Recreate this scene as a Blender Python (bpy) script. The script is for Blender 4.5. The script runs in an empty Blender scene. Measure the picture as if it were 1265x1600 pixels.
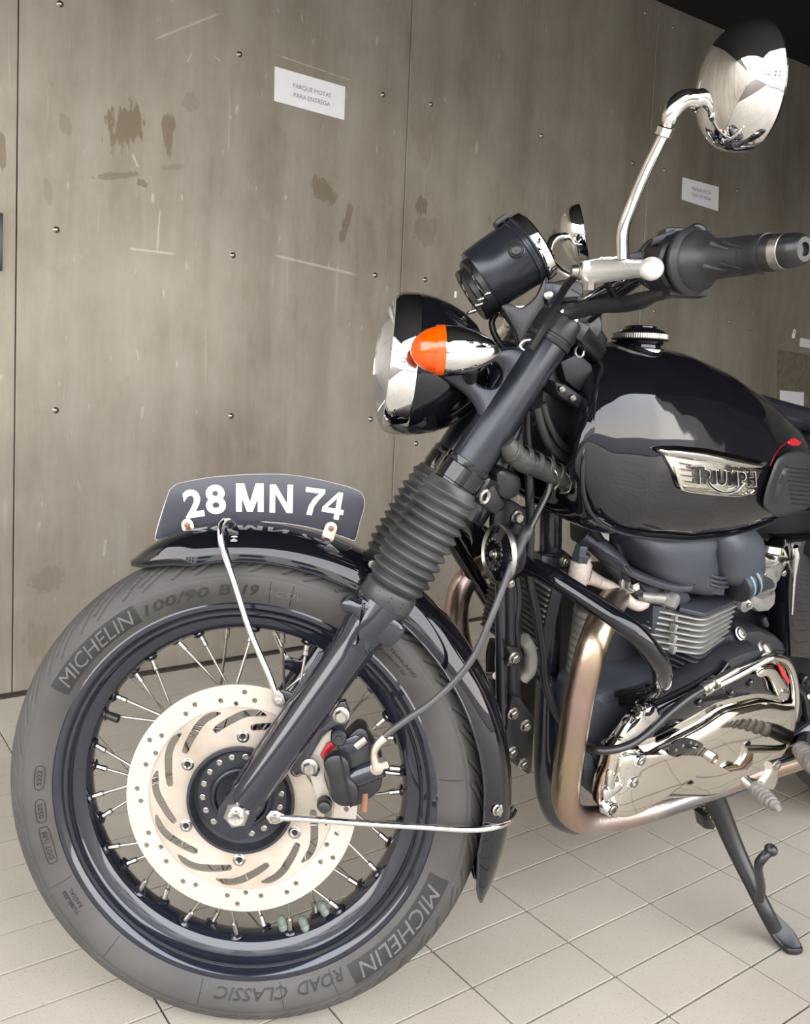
import bpy, bmesh, math, random
import numpy as np
from mathutils import Vector as V, Matrix, Euler, noise
random.seed(7)
scn = bpy.context.scene
col = scn.collection
PI = math.pi; D = math.radians

# ------------------------------------------------------------------ camera
CAMH = 0.888
FPX, PIT, ROL = 1303.3, 0.0684, 0.0332
PPX, PPY = 632.5 - 157.46, 800 - 112.03
up0 = V((0, math.sin(PIT), math.cos(PIT))); fw = V((0, math.cos(PIT), -math.sin(PIT))); r0 = V((1, 0, 0))
c_, s_ = math.cos(ROL), math.sin(ROL)
RT = r0 * c_ + up0 * s_; UP = up0 * c_ - r0 * s_
cd = bpy.data.cameras.new('camera'); cam = bpy.data.objects.new('camera', cd); col.objects.link(cam)
cd.sensor_fit = 'VERTICAL'; cd.sensor_height = 36; cd.sensor_width = 36
cd.lens = FPX / 1600 * 36; cd.shift_x = 157.46 / 1600; cd.shift_y = -112.03 / 1600
cd.clip_start = 0.02
CAM = V((0, 0, CAMH))
m = Matrix((RT, UP, -fw)).transposed().to_4x4(); m.translation = CAM
cam.matrix_world = m
scn.camera = cam

# ------------------------------------------------------------------ light
scn.view_settings.view_transform = 'Standard'; scn.view_settings.look = 'None'
scn.view_settings.gamma = 1; scn.view_settings.use_curve_mapping = False
scn.view_settings.exposure = 0.66
scn.cycles.max_bounces = 8; scn.cycles.sample_clamp_indirect = 6
w = bpy.data.worlds.new('sky'); scn.world = w; w.use_nodes = True
wn = w.node_tree.nodes; wl = w.node_tree.links
bg = wn['Background']; bg.inputs['Strength'].default_value = 5.3
tc = wn.new('ShaderNodeTexCoord'); sx = wn.new('ShaderNodeSeparateXYZ'); rp = wn.new('ShaderNodeValToRGB')
wl.new(tc.outputs['Generated'], sx.inputs[0]); wl.new(sx.outputs['Z'], rp.inputs[0]); wl.new(rp.outputs[0], bg.inputs[0])
rp.color_ramp.elements[0].position = 0.0; rp.color_ramp.elements[0].color = (1.0, 0.94, 0.87, 1)
rp.color_ramp.elements[1].position = 0.7; rp.color_ramp.elements[1].color = (0.78, 0.83, 0.92, 1)

def ray(px, py):
    X = (px - PPX) / FPX; Y = (py - PPY) / FPX
    return RT * X - UP * Y + fw

class Frame:
    def __init__(s, org, yaw, lean):
        s.o = org; s.x = V((math.cos(yaw), math.sin(yaw), 0)); h = V((math.sin(yaw), -math.cos(yaw), 0)); u = V((0, 0, 1))
        s.n = h * math.cos(lean) - u * math.sin(lean); s.z = u * math.cos(lean) + h * math.sin(lean)
    def l(s, x, o, z): return s.o + s.x * x + s.n * o + s.z * z
    def p(s, px, py, o=0.0):
        r = ray(px, py); t = ((s.o - CAM).dot(s.n) + o) / r.dot(s.n); return CAM + r * t
    def inv(s, w_): d = w_ - s.o; return V((d.dot(s.x), d.dot(s.n), d.dot(s.z)))
# front assembly (steered) with its origin on the axle; main frame with its origin on the steering axis
F = Frame(V((-0.0655, 1.1315, CAMH - 0.5571)), -0.0552, -0.0159)
M = Frame(F.l(.399, 0, .569), D(27), D(12))

# ------------------------------------------------------------------ materials
MATS = {}
def mk(name, colr, metal=0.0, rough=0.5, var=0.15, scale=30, bump=0.0, coat=0.0, rvar=0.15, col2=None, trans=0.0, bscale=None, spec=0.5, stretch=None):
    m = bpy.data.materials.new(name); m.use_nodes = True
    n = m.node_tree.nodes; l = m.node_tree.links; b = n['Principled BSDF']
    t = n.new('ShaderNodeTexCoord'); mp = n.new('ShaderNodeMapping'); l.new(t.outputs['Object'], mp.inputs[0])
    if stretch: mp.inputs['Scale'].default_value = stretch
    nz = n.new('ShaderNodeTexNoise'); nz.inputs['Scale'].default_value = scale; nz.inputs['Detail'].default_value = 5
    l.new(mp.outputs[0], nz.inputs[0])
    rp = n.new('ShaderNodeValToRGB'); l.new(nz.outputs['Fac'], rp.inputs[0])
    a = [c * (1 - var) for c in colr]; bb = list(col2) if col2 else [min(1, c * (1 + var)) for c in colr]
    rp.color_ramp.elements[0].position = 0.3; rp.color_ramp.elements[0].color = (*a, 1)
    rp.color_ramp.elements[1].position = 0.72; rp.color_ramp.elements[1].color = (*bb, 1)
    l.new(rp.outputs[0], b.inputs['Base Color'])
    mr = n.new('ShaderNodeMapRange'); l.new(nz.outputs['Fac'], mr.inputs[0])
    mr.inputs['To Min'].default_value = rough * (1 - rvar); mr.inputs['To Max'].default_value = min(1, rough * (1 + rvar)); l.new(mr.outputs[0], b.inputs['Roughness'])
    b.inputs['Metallic'].default_value = metal; b.inputs['Coat Weight'].default_value = coat; b.inputs['Coat Roughness'].default_value = 0.03; b.inputs['Coat IOR'].default_value = 1.42
    b.inputs['Transmission Weight'].default_value = trans; b.inputs['Specular IOR Level'].default_value = spec
    if bump:
        n2 = n.new('ShaderNodeTexNoise'); n2.inputs['Scale'].default_value = bscale or scale * 8; l.new(mp.outputs[0], n2.inputs[0])
        bp = n.new('ShaderNodeBump'); bp.inputs['Strength'].default_value = bump; bp.inputs['Distance'].default_value = 0.001
        l.new(n2.outputs['Fac'], bp.inputs['Height']); l.new(bp.outputs[0], b.inputs['Normal'])
    MATS[name] = m; return m
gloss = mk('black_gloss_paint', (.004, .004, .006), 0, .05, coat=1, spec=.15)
navy = mk('blue_black_lacquer', (.012, .014, .022), .25, .13, coat=.8, scale=12)
satin = mk('black_satin_plastic', (.009, .0095, .011), 0, .36, bump=.1)
matt = mk('black_satin_metal', (.020, .023, .030), .35, .25, bump=.05)
dark = mk('dark_dusty_metal', (.012, .013, .016), .2, .45, bump=.2, scale=18)
engine = mk('grey_engine_paint', (.042, .046, .058), .35, .46, bump=.3, scale=14, bscale=500)
engdark = mk('dark_engine_paint', (.022, .022, .027), .3, .5, bump=.3, scale=14, bscale=500)
rubber = mk('black_rubber', (.014, .0145, .016), 0, .46, bump=.2, scale=25)
boot = mk('dusty_grey_rubber', (.020, .021, .023), 0, .44, col2=(.062, .062, .062), scale=16, bump=.2)
tyre = mk('tyre_rubber', (.036, .033, .031), 0, .6, col2=(.060, .056, .052), scale=9, bump=.15, bscale=900)
tyretext = mk('tyre_letter_rubber', (.085, .08, .076), 0, .6, scale=30)
tyredark = mk('tyre_letter_dark_rubber', (.012, .012, .012), 0, .6, scale=30)
chrome = mk('chrome', (.80, .79, .78), 1, .035, var=.03, rvar=.3)
pol = mk('polished_alloy', (.72, .69, .63), 1, .13, var=.04, scale=10)
coverm = mk('polished_cover_chrome', (.70, .665, .60), 1, .05, var=.03, rvar=.3)
steel = mk('brushed_steel', (.36, .34, .31), 1, .32, scale=60)
bolt = mk('zinc_bolt_metal', (.40, .38, .35), 1, .32, scale=120)
bracketm = mk('grey_dusty_alloy', (.22, .215, .20), .5, .45, scale=40, bump=.3)
alu = mk('bare_alloy_fin_edge', (.36, .355, .34), .7, .42, scale=60, bump=.2)
disc_m = mk('brake_ring_steel', (.46, .415, .355), .3, .45, var=.04, scale=30, stretch=(1, 1, 1))
carrier_m = mk('brake_carrier_alloy', (.38, .315, .25), .3, .45, col2=(.47, .415, .35), scale=14)
hubm = mk('hub_black_alloy', (.03, .032, .038), .4, .36, scale=20)
silver = mk('satin_silver_lever', (.78, .77, .74), .6, .28, var=.05)
orange = mk('amber_lens', (.80, .085, .0), 0, .16, var=.12, scale=200, coat=.6, trans=.15)
white = mk('white_letter_vinyl', (.86, .86, .84), 0, .5, var=.02)
platem = mk('number_plate_enamel', (.028, .029, .042), 0, .35, var=.1, scale=10)
platetrim = mk('plate_bright_edge', (.5, .49, .47), .6, .35)
zinc = mk('aged_brass_bracket', (.62, .52, .42), .9, .36, scale=60)
red = mk('red_paint', (.38, .005, .012), 0, .3, var=.1, coat=.5)
paper = mk('white_paper', (.78, .78, .80), 0, .8, var=.02)
ink = mk('grey_print', (.22, .22, .24), 0, .8)
braid = mk('dusty_braided_hose', (.42, .36, .32), .2, .6, scale=300, bump=.8, bscale=900)
hose = mk('grey_sheathed_cable', (.05, .05, .052), 0, .38, scale=30)
cablem = mk('black_cable_sheath', (.010, .010, .011), 0, .30)
tape = mk('wrapped_cloth_tape', (.018, .018, .018), 0, .5, col2=(.055, .055, .05), scale=28, bump=.8, bscale=200)
cooler = mk('oil_cooler_fins', (.13, .12, .10), .4, .55, scale=60, bump=.4)
glassm = mk('lens_glass', (.9, .92, .95), 0, .05, var=.02, trans=.9)
weightm = mk('green_grey_lead', (.12, .145, .12), .2, .5, scale=80)
copper = mk('rusty_copper', (.24, .11, .065), .4, .5)
lightblue = mk('pale_blue_band', (.12, .20, .26), .1, .5)
frame_m = mk('black_frame_enamel', (.012, .013, .018), .1, .22, coat=.6, scale=10)

def exhaust_material():
    m = mk('heat_tinted_exhaust_steel', (.40, .30, .25), 1, .30, var=.12, scale=9, bump=.25, bscale=300)
    n = m.node_tree.nodes; l = m.node_tree.links; b = n['Principled BSDF']
    t = n['Texture Coordinate'] if 'Texture Coordinate' in n else n.new('ShaderNodeTexCoord')
    mp = n.new('ShaderNodeMapping'); l.new(t.outputs['Object'], mp.inputs[0])
    nz = n.new('ShaderNodeTexNoise'); nz.inputs['Scale'].default_value = 3.2; nz.inputs['Detail'].default_value = 3; l.new(mp.outputs[0], nz.inputs[0])
    rp = n.new('ShaderNodeValToRGB'); l.new(nz.outputs['Fac'], rp.inputs[0])
    cs = [(.30, (.24, .27, .33)), (.42, (.46, .40, .37)), (.50, (.40, .28, .24)), (.60, (.42, .33, .22)), (.75, (.30, .30, .34))]
    e = rp.color_ramp.elements; e[0].position = cs[0][0]; e[0].color = (*cs[0][1], 1); e[1].position = cs[-1][0]; e[1].color = (*cs[-1][1], 1)
    for p_, c in cs[1:-1]: q = e.new(p_); q.color = (*c, 1)
    l.new(rp.outputs[0], b.inputs['Base Color']); return m
exh = exhaust_material()

# ------------------------------------------------------------------ object helpers
def empty(name, mw, label=None, cat=None, group=None):
    o = bpy.data.objects.new(name, None); col.objects.link(o); o.matrix_world = mw; o.empty_display_size = .1
    tag(o, label, cat, group); return o
def tag(o, label=None, cat=None, group=None, kind=None):
    if label: o['label'] = label
    if cat: o['category'] = cat
    if group: o['group'] = group
    if kind: o['kind'] = kind
    return o
INV = {}
def child_link(o, parent):
    o.parent = parent; o.matrix_parent_inverse = Matrix.Identity(4)

class MB:
    """collects geometry in world coordinates"""
    def __init__(s): s.v = []; s.f = []; s.sm = []
    def add(s, vs, fs, smooth=True):
        k = len(s.v); s.v += [tuple(q) for q in vs]; s.f += [tuple(i + k for i in f) for f in fs]; s.sm += [smooth] * len(fs); return s
    def grid(s, rows, closed_u=True, closed_v=False, cap=(False, False), smooth=True):
        n = len(rows[0]); R = len(rows); vs = [p for r in rows for p in r]; fs = []
        for i in range(R if closed_v else R - 1):
            for j in range(n if closed_u else n - 1):
                a = i * n + j; b = i * n + (j + 1) % n; i2 = (i + 1) % R
                fs.append((a, b, i2 * n + (j + 1) % n, i2 * n + j))
        if cap[0]: fs.append(tuple(reversed(range(n))))
        if cap[1]: fs.append(tuple(range((R - 1) * n, R * n)))
        return s.add(vs, fs, smooth)
    def lathe(s, org, axis, prof, seg=32, ref=None, cap=(False, False), a0=0, a1=2 * PI, sq=None):
        """prof: list of (t along axis, radius)"""
        ax = axis.normalized(); r = ref or (V((0, 0, 1)) if abs(ax.z) < .9 else V((1, 0, 0)))
        u = (r - ax * r.dot(ax)).normalized(); v = ax.cross(u); full = abs(a1 - a0 - 2 * PI) < 1e-6
        n = seg if full else seg + 1; rows = []
        for t, R in prof:
            row = []
            for k in range(n):
                a = a0 + (a1 - a0) * k / seg
                row.append(org + ax * t + (u * math.cos(a) + v * math.sin(a) * (sq or 1)) * R)
            rows.append(row)
        return s.grid(rows, full, cap=cap)
    def tube(s, pts, r, seg=12, smooth_n=6, caps=True, closed=False, flat=None):
        P = catmull(pts, smooth_n, closed) if smooth_n > 1 else list(pts)
        n = len(P); rr = r if callable(r) else (lambda t: r) if not isinstance(r, (list, tuple)) else (lambda t, r=r: np.interp(t, np.linspace(0, 1, len(r)), r))
        T = []
        for i in range(n):
            a = P[(i - 1) % n] if (closed or i > 0) else P[0]; b = P[(i + 1) % n] if (closed or i < n - 1) else P[-1]
            T.append((b - a).normalized())
        ref = V((0, 0, 1)) if abs(T[0].z) < .9 else V((1, 0, 0))
        u = (ref - T[0] * ref.dot(T[0])).normalized(); rows = []
        for i in range(n):
            if i: u = (u - T[i] * u.dot(T[i])).normalized()
            v = T[i].cross(u); R = float(rr(i / (n - 1)))
            rows.append([P[i] + (u * math.cos(2 * PI * k / seg) + v * math.sin(2 * PI * k / seg) * (flat or 1)) * R for k in range(seg)])
        return s.grid(rows, True, closed, (caps and not closed, caps and not closed))
    def sphere(s, c, r, seg=16, sc=(1, 1, 1), fr=None):
        fr = fr or (V((1, 0, 0)), V((0, 1, 0)), V((0, 0, 1))); rows = []
        for i in range(1, seg):
            a = PI * i / seg
            rows.append([c + fr[0] * (r * sc[0] * math.sin(a) * math.cos(b)) + fr[1] * (r * sc[1] * math.sin(a) * math.sin(b)) + fr[2] * (r * sc[2] * math.cos(a)) for b in [2 * PI * k / seg for k in range(seg)]])
        return s.grid(rows, True, cap=(True, True))
    def slab(s, pts, n, d, bev=0.0, both=True, smooth=True):
        """pts: closed outline in world (one plane), extruded by d along n (towards the viewer), edges bevelled"""
        n = n.normalized(); P = list(pts); N = len(P)
        area = sum((P[i].cross(P[(i + 1) % N])).dot(n) for i in range(N))
        if area < 0: P.reverse()
        def inset(b):
            out = []
            for i in range(N):
                e1 = (P[i] - P[i - 1]).normalized(); e2 = (P[(i + 1) % N] - P[i]).normalized()
                m1 = n.cross(e1); m2 = n.cross(e2); mm = (m1 + m2); L = mm.length
                out.append(P[i] + (mm / L * min(b * 2 / max(L, .5), b * 2) if L > 1e-6 else m1 * b))
            return out
        rows = []
        if bev:
            if both: rows += [[q for q in inset(bev)], [q + n * bev * .3 for q in inset(bev * .3)], [q + n * bev for q in P]]
            else: rows += [P]
            rows += [[q + n * (d - bev) for q in P], [q + n * (d - bev * .3) for q in inset(bev * .3)], [q + n * d for q in inset(bev)]]
        else: rows = [P, [q + n * d for q in P]]
        return s.grid(rows, True, cap=(True, True), smooth=smooth)
    def dome(s, pts, n, h, pw=2.0, rings=9, smin=.02, ctr=None, tilt=None):
        n = n.normalized(); P = list(pts); N = len(P)
        if sum((P[i].cross(P[(i + 1) % N])).dot(n) for i in range(N)) < 0: P.reverse()
        c = ctr or sum(P, V((0, 0, 0))) / N; rows = []
        for k in range(rings):
            a = k / (rings - 1) * PI / 2; sc = max(smin, math.cos(a)) if pw <= 2 else max(smin, (1 - (k / (rings - 1)) ** 1) ** 1)
            if pw > 2:
                q = k / (rings - 1); sc = 1 - q ** 2.2 * (1 - smin); hh = h * (1 - sc ** pw) ** (1 / pw)
            else: hh = h * math.sin(a)
            rows.append([c + (p - c) * sc + n * hh for p in P])
        return s.grid(rows, True, cap=(True, True))
    def box(s, c, ax, ay, az, bev=0.0):
        P = [c - ax - ay - az, c + ax - ay - az, c + ax + ay - az, c - ax + ay - az]
        return s.slab(P, az, az.length * 2, bev, smooth=False)
    def hexa(s, c, n, r, h, ref=None):
        return s.lathe(c, n, [(0, r * .98), (h * .85, r), (h, r * .86)], 6, ref, (True, True))
    def build(s, name, mat, parent=None, label=None, ang=40, kind=None):
        me = bpy.data.meshes.new(name)
        vs = s.v
        if parent is not None and parent.name in INV or (parent is not None and root_of(parent) in INV):
            iv = INV[root_of(parent)]; vs = [tuple(iv @ V(q)) for q in vs]
        me.from_pydata(vs, [], s.f); me.polygons.foreach_set('use_smooth', s.sm)
        bm = bmesh.new(); bm.from_mesh(me); bmesh.ops.recalc_face_normals(bm, faces=bm.faces); bm.to_mesh(me); bm.free()
        if ang: me.set_sharp_from_angle(angle=D(ang))
        me.materials.append(mat); me.update()
        o = bpy.data.objects.new(name, me); col.objects.link(o)
        if parent is not None: child_link(o, parent)
        if label: o['label'] = label
        if kind: o['kind'] = kind
        return o
def root_of(o):
    while o.parent: o = o.parent
    return o.name
def catmull(P, n=6, closed=False):
    P = [V(p) for p in P]; out = []; N = len(P)
    if N < 3 and not closed: return P
    for i in range(N if closed else N - 1):
        a = P[i - 1] if (closed or i) else P[0] * 2 - P[1]; b = P[i]; c = P[(i + 1) % N]
        d = P[(i + 2) % N] if (closed or i + 2 < N) else P[-1] * 2 - P[-2]
        for k in range(n):
            t = k / n
            out.append(.5 * ((2 * b) + (c - a) * t + (2 * a - 5 * b + 4 * c - d) * t * t + (3 * b - a - 3 * c + d) * t ** 3))
    if not closed: out.append(P[-1])
    return out
def PX(fr, pts, o): return [fr.p(x, y, o) for x, y in pts]
def PXs(fr, pts, o, n=4): return catmull(PX(fr, pts, o), n, True)

def text_mesh(txt, size, extrude, offset=0.0, bevel=0.0, shear=0.0, align='CENTER', spacing=1.0, res=3):
    cu = bpy.data.curves.new('t', 'FONT'); cu.body = txt; cu.size = size; cu.extrude = extrude; cu.offset = offset
    cu.align_x = align; cu.shear = shear; cu.space_character = spacing; cu.resolution_u = res; cu.bevel_depth = bevel
    o = bpy.data.objects.new('t', cu); col.objects.link(o); dg = bpy.context.evaluated_depsgraph_get(); dg.update()
    me = bpy.data.meshes.new_from_object(o.evaluated_get(dg))
    vs = [v.co.copy() for v in me.vertices]; fs = [tuple(p.vertices) for p in me.polygons]
    bpy.data.objects.remove(o); bpy.data.curves.remove(cu); bpy.data.meshes.remove(me)
    return vs, fs
def holed_plate(outline, holes, thick, bev=0.0):
    """2D outline with holes -> verts (x,y,z), faces"""
    cu = bpy.data.curves.new('c', 'CURVE'); cu.dimensions = '2D'; cu.fill_mode = 'BOTH'; cu.extrude = thick / 2 - bev; cu.bevel_depth = bev; cu.bevel_resolution = 0; cu.offset = -bev
    for loop in [outline] + holes:
        sp = cu.splines.new('POLY'); sp.points.add(len(loop) - 1); sp.use_cyclic_u = True
        for q, pt in zip(loop, sp.points): pt.co = (q[0], q[1], 0, 1)
    o = bpy.data.objects.new('c', cu); col.objects.link(o); dg = bpy.context.evaluated_depsgraph_get(); dg.update()
    me = bpy.data.meshes.new_from_object(o.evaluated_get(dg))
    vs = [v.co.copy() for v in me.vertices]; fs = [tuple(p.vertices) for p in me.polygons]
    bpy.data.objects.remove(o); bpy.data.curves.remove(cu); bpy.data.meshes.remove(me)
    return vs, fs
# ------------------------------------------------------------------ the setting
YB = 0.5558
e1 = V((math.cos(YB), math.sin(YB), 0)); e2 = V((math.sin(YB), -math.cos(YB), 0)); ez = V((0, 0, 1))
G0 = V((.0583, 1.2954, 0)) * CAMH; TA, TB = .2350 * CAMH, .1022 * CAMH
WD = 1.5625 * CAMH; WH = 2.8644 * CAMH
WM = Matrix((e1, -e2, ez)).transposed().to_4x4(); WM.translation = G0 - e2 * WD     # wall frame: x along, y into the wall, z up
WMi = WM.inverted()
def wallpt(px, py, d=0.0):
    r = ray(px, py); n = -e2; q0 = WM.translation - n * d; t = (q0 - CAM).dot(n) / r.dot(n); return WMi @ (CAM + r * t)

def noise_node(n, l, vec, scale, detail=4, rough=.5):
    z = n.new('ShaderNodeTexNoise'); z.inputs['Scale'].default_value = scale; z.inputs['Detail'].default_value = detail; z.inputs['Roughness'].default_value = rough
    l.new(vec, z.inputs[0]); return z.outputs['Fac']
def math_node(n, l, op, a, b=None, c=None, clamp=False):
    q = n.new('ShaderNodeMath'); q.operation = op; q.use_clamp = clamp
    for i, v in enumerate([a, b, c]):
        if v is None: continue
        if isinstance(v, (int, float)): q.inputs[i].default_value = v
        else: l.new(v, q.inputs[i])
    return q.outputs[0]
def mix_node(n, l, f, a, b):
    q = n.new('ShaderNodeMix'); q.data_type = 'RGBA'
    if isinstance(f, (int, float)): q.inputs[0].default_value = f
    else: l.new(f, q.inputs[0])
    for i, v in ((6, a), (7, b)):
        if isinstance(v, tuple): q.inputs[i].default_value = (*v, 1)
        else: l.new(v, q.inputs[i])
    return q.outputs[2]
def ramp(n, l, f, pos):
    q = n.new('ShaderNodeMapRange'); l.new(f, q.inputs[0]); q.inputs[1].default_value = pos[0]; q.inputs[2].default_value = pos[1]; return q.outputs[0]

def wall_material():
    m = bpy.data.materials.new('weathered_metal_sheet'); m.use_nodes = True; n = m.node_tree.nodes; l = m.node_tree.links; b = n['Principled BSDF']
    tc = n.new('ShaderNodeTexCoord'); vec = tc.outputs['Object']
    def mp(sc, loc=(0, 0, 0), rot=(0, 0, 0)):
        q = n.new('ShaderNodeMapping'); q.inputs['Scale'].default_value = sc; q.inputs['Location'].default_value = loc; q.inputs['Rotation'].default_value = rot; l.new(vec, q.inputs[0]); return q.outputs[0]
    cloud = noise_node(n, l, mp((1, 1, .5)), 2.2, 6, .6)
    streak = noise_node(n, l, mp((5, 1, .45)), 1.8, 6, .6)
    fine = noise_node(n, l, mp((1, 1, .25)), 60, 3)
    c = mix_node(n, l, ramp(n, l, cloud, (.36, .64)), (.205, .172, .132), (.315, .28, .225))
    c = mix_node(n, l, math_node(n, l, 'MULTIPLY', ramp(n, l, streak, (.45, .75)), .5), c, (.37, .345, .30))
    c = mix_node(n, l, math_node(n, l, 'MULTIPLY', ramp(n, l, streak, (.48, .25)), .35), c, (.17, .145, .115))
    c = mix_node(n, l, math_node(n, l, 'MULTIPLY', ramp(n, l, fine, (.4, .7)), .07), c, (.42, .40, .36))
    med = noise_node(n, l, mp((1.3, 1, .9), (5, 0, 2)), 7, 6, .65)
    c = mix_node(n, l, math_node(n, l, 'MULTIPLY', ramp(n, l, med, (.52, .72)), .30), c, (.165, .14, .108))
    c = mix_node(n, l, math_node(n, l, 'MULTIPLY', ramp(n, l, med, (.48, .30)), .28), c, (.36, .335, .285))
    vs_ = ramp(n, l, noise_node(n, l, mp((14, 1, .55), (2, 0, 7)), 5, 4, .5), (.66, .72)); c = mix_node(n, l, math_node(n, l, 'MULTIPLY', vs_, .30), c, (.44, .42, .37))
    # pale flecks and scratches
    vo = noise_node(n, l, mp((5, 1, 1.6), (3, 0, 1)), 9, 2, .4); fl = ramp(n, l, vo, (.70, .76))
    c = mix_node(n, l, math_node(n, l, 'MULTIPLY', fl, .45), c, (.50, .48, .42))
    dk = ramp(n, l, noise_node(n, l, mp((1.2, 1, 1), (9, 0, 4)), 13, 3, .6), (.71, .76))
    c = mix_node(n, l, math_node(n, l, 'MULTIPLY', dk, .5), c, (.13, .11, .085))
    # brown bare patches where stickers were torn off: (px, py, half-width, half-height, tilt)
    sep = n.new('ShaderNodeSeparateXYZ'); l.new(vec, sep.inputs[0]); X, Z = sep.outputs['X'], sep.outputs['Z']
    edge = noise_node(n, l, mp((1, 1, .6)), 30, 5, .7); edge2 = noise_node(n, l, mp((2, 1, .5), (0, 0, 0), (0, .5, 0)), 26, 4, .6)
    for px, py, hw, hh, rot, st in [(196, 200, 30, 44, -.5, 1), (262, 205, 13, 36, .1, .9), (182, 275, 42, 7, .25, .8), (222, 286, 10, 8, 0, .9), (507, 298, 26, 20, -.6, .8), (541, 345, 7, 45, -.25, .85), (658, 322, 11, 18, -.3, .8),
                                    (662, 360, 22, 30, .1, .45), (3, 230, 8, 40, 0, .9), (76, 300, 7, 30, .1, .45), (100, 195, 12, 20, .2, .45), (765, 345, 3, 8, 0, .5), (866, 365, 4, 9, 0, .7), (1150, 530, 1, 1, 0, 0), (298, 158, 14, 20, 0, .35),
                                    (75, 905, 30, 26, .3, .4), (60, 1000, 22, 40, .1, .35), (660, 215, 22, 50, .1, .25), (270, 262, 20, 6, .2, .4), (1172, 516, 8, 2, .1, .5)]:
        q = wallpt(px, py); s_ = .001 * (q - wallpt(px + 1, py)).length / .001
        s_ = (wallpt(px + 10, py) - wallpt(px, py)).length / 10; sz = (wallpt(px, py + 10) - wallpt(px, py)).length / 10
        cr, sr = math.cos(rot), math.sin(rot)
        dx = math_node(n, l, 'SUBTRACT', X, q.x); dz = math_node(n, l, 'SUBTRACT', Z, q.z)
        u = math_node(n, l, 'ADD', math_node(n, l, 'MULTIPLY', dx, cr / (hw * s_)), math_node(n, l, 'MULTIPLY', dz, sr / (hw * s_)))
        v = math_node(n, l, 'ADD', math_node(n, l, 'MULTIPLY', dx, -sr / (hh * sz)), math_node(n, l, 'MULTIPLY', dz, cr / (hh * sz)))
        d = math_node(n, l, 'SQRT', math_node(n, l, 'ADD', math_node(n, l, 'MULTIPLY', u, u), math_node(n, l, 'MULTIPLY', v, v)))
        d = math_node(n, l, 'ADD', d, math_node(n, l, 'MULTIPLY', math_node(n, l, 'SUBTRACT', edge2 if hh > 30 else edge, .42), 2.6))
        k = ramp(n, l, d, (1.05, .9))
        c = mix_node(n, l, math_node(n, l, 'MULTIPLY', k, st * .9), c, (.15, .11, .07))
    # long pale scratches
    for (x0, y0, x1, y1, wd) in [(240, 62, 345, 20, 2), (200, 388, 275, 397, 2), (207, 240, 216, 262, 2), (425, 398, 560, 430, 2.5), (430, 85, 555, 128, 1.2), (292, 98, 300, 82, 1.5), (335, 88, 345, 96, 1.5), (213, 545, 217, 563, 1.5), (165, 842, 162, 870, 2), (250, 325, 245, 400, 1.5)]:
        a = wallpt(x0, y0); bq = wallpt(x1, y1); L = (bq - a).length; ux, uz = (bq.x - a.x) / L, (bq.z - a.z) / L
        dx = math_node(n, l, 'SUBTRACT', X, (a.x + bq.x) / 2); dz = math_node(n, l, 'SUBTRACT', Z, (a.z + bq.z) / 2)
        al = math_node(n, l, 'ABSOLUTE', math_node(n, l, 'ADD', math_node(n, l, 'MULTIPLY', dx, ux), math_node(n, l, 'MULTIPLY', dz, uz)))
        ac = math_node(n, l, 'ABSOLUTE', math_node(n, l, 'ADD', math_node(n, l, 'MULTIPLY', dx, -uz), math_node(n, l, 'MULTIPLY', dz, ux)))
        ac = math_node(n, l, 'ADD', ac, math_node(n, l, 'MULTIPLY', math_node(n, l, 'SUBTRACT', edge, .5), .008))
        k = math_node(n, l, 'MULTIPLY', ramp(n, l, al, (L / 2, L / 2 * .8)), ramp(n, l, ac, (wd * .0022, wd * .0008)))
        c = mix_node(n, l, math_node(n, l, 'MULTIPLY', k, .5), c, (.52, .49, .43))
    l.new(c, b.inputs['Base Color'])
    b.inputs['Metallic'].default_value = .25; b.inputs['Roughness'].default_value = .5
    bp = n.new('ShaderNodeBump'); bp.inputs['Strength'].default_value = .15; bp.inputs['Distance'].default_value = .002; l.new(cloud, bp.inputs['Height']); l.new(bp.outputs[0], b.inputs['Normal'])
    return m
wallm = wall_material()

def tile_material():
    m = bpy.data.materials.new('speckled_floor_tile'); m.use_nodes = True; n = m.node_tree.nodes; l = m.node_tree.links; b = n['Principled BSDF']
    tc = n.new('ShaderNodeTexCoord'); g = n.new('ShaderNodeNewGeometry'); vec = g.outputs['Position']
    oi = n.new('ShaderNodeObjectInfo')
    big = noise_node(n, l, vec, 3, 4); c = mix_node(n, l, ramp(n, l, big, (.3, .7)), (.385, .34, .28), (.47, .425, .355))
    c = mix_node(n, l, math_node(n, l, 'MULTIPLY', oi.outputs['Random'], .28), c, (.35, .315, .265))
    sp = ramp(n, l, noise_node(n, l, vec, 330, 3, .6), (.60, .68)); c = mix_node(n, l, math_node(n, l, 'MULTIPLY', sp, .6), c, (.15, .13, .11))
    sp2 = ramp(n, l, noise_node(n, l, vec, 95, 5, .7), (.66, .74)); c = mix_node(n, l, math_node(n, l, 'MULTIPLY', sp2, .35), c, (.16, .14, .12))
    l.new(c, b.inputs['Base Color']); b.inputs['Roughness'].default_value = .55
    return m
tilem = tile_material()
jointm = mk('brown_tile_joint', (.075, .055, .042), 0, .9, scale=40)
farm = mk('outdoor_paving', (.15, .147, .143), 0, .8, scale=2)
ceilm = mk('black_soffit', (.006, .007, .009), 0, .6, scale=3)

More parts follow.
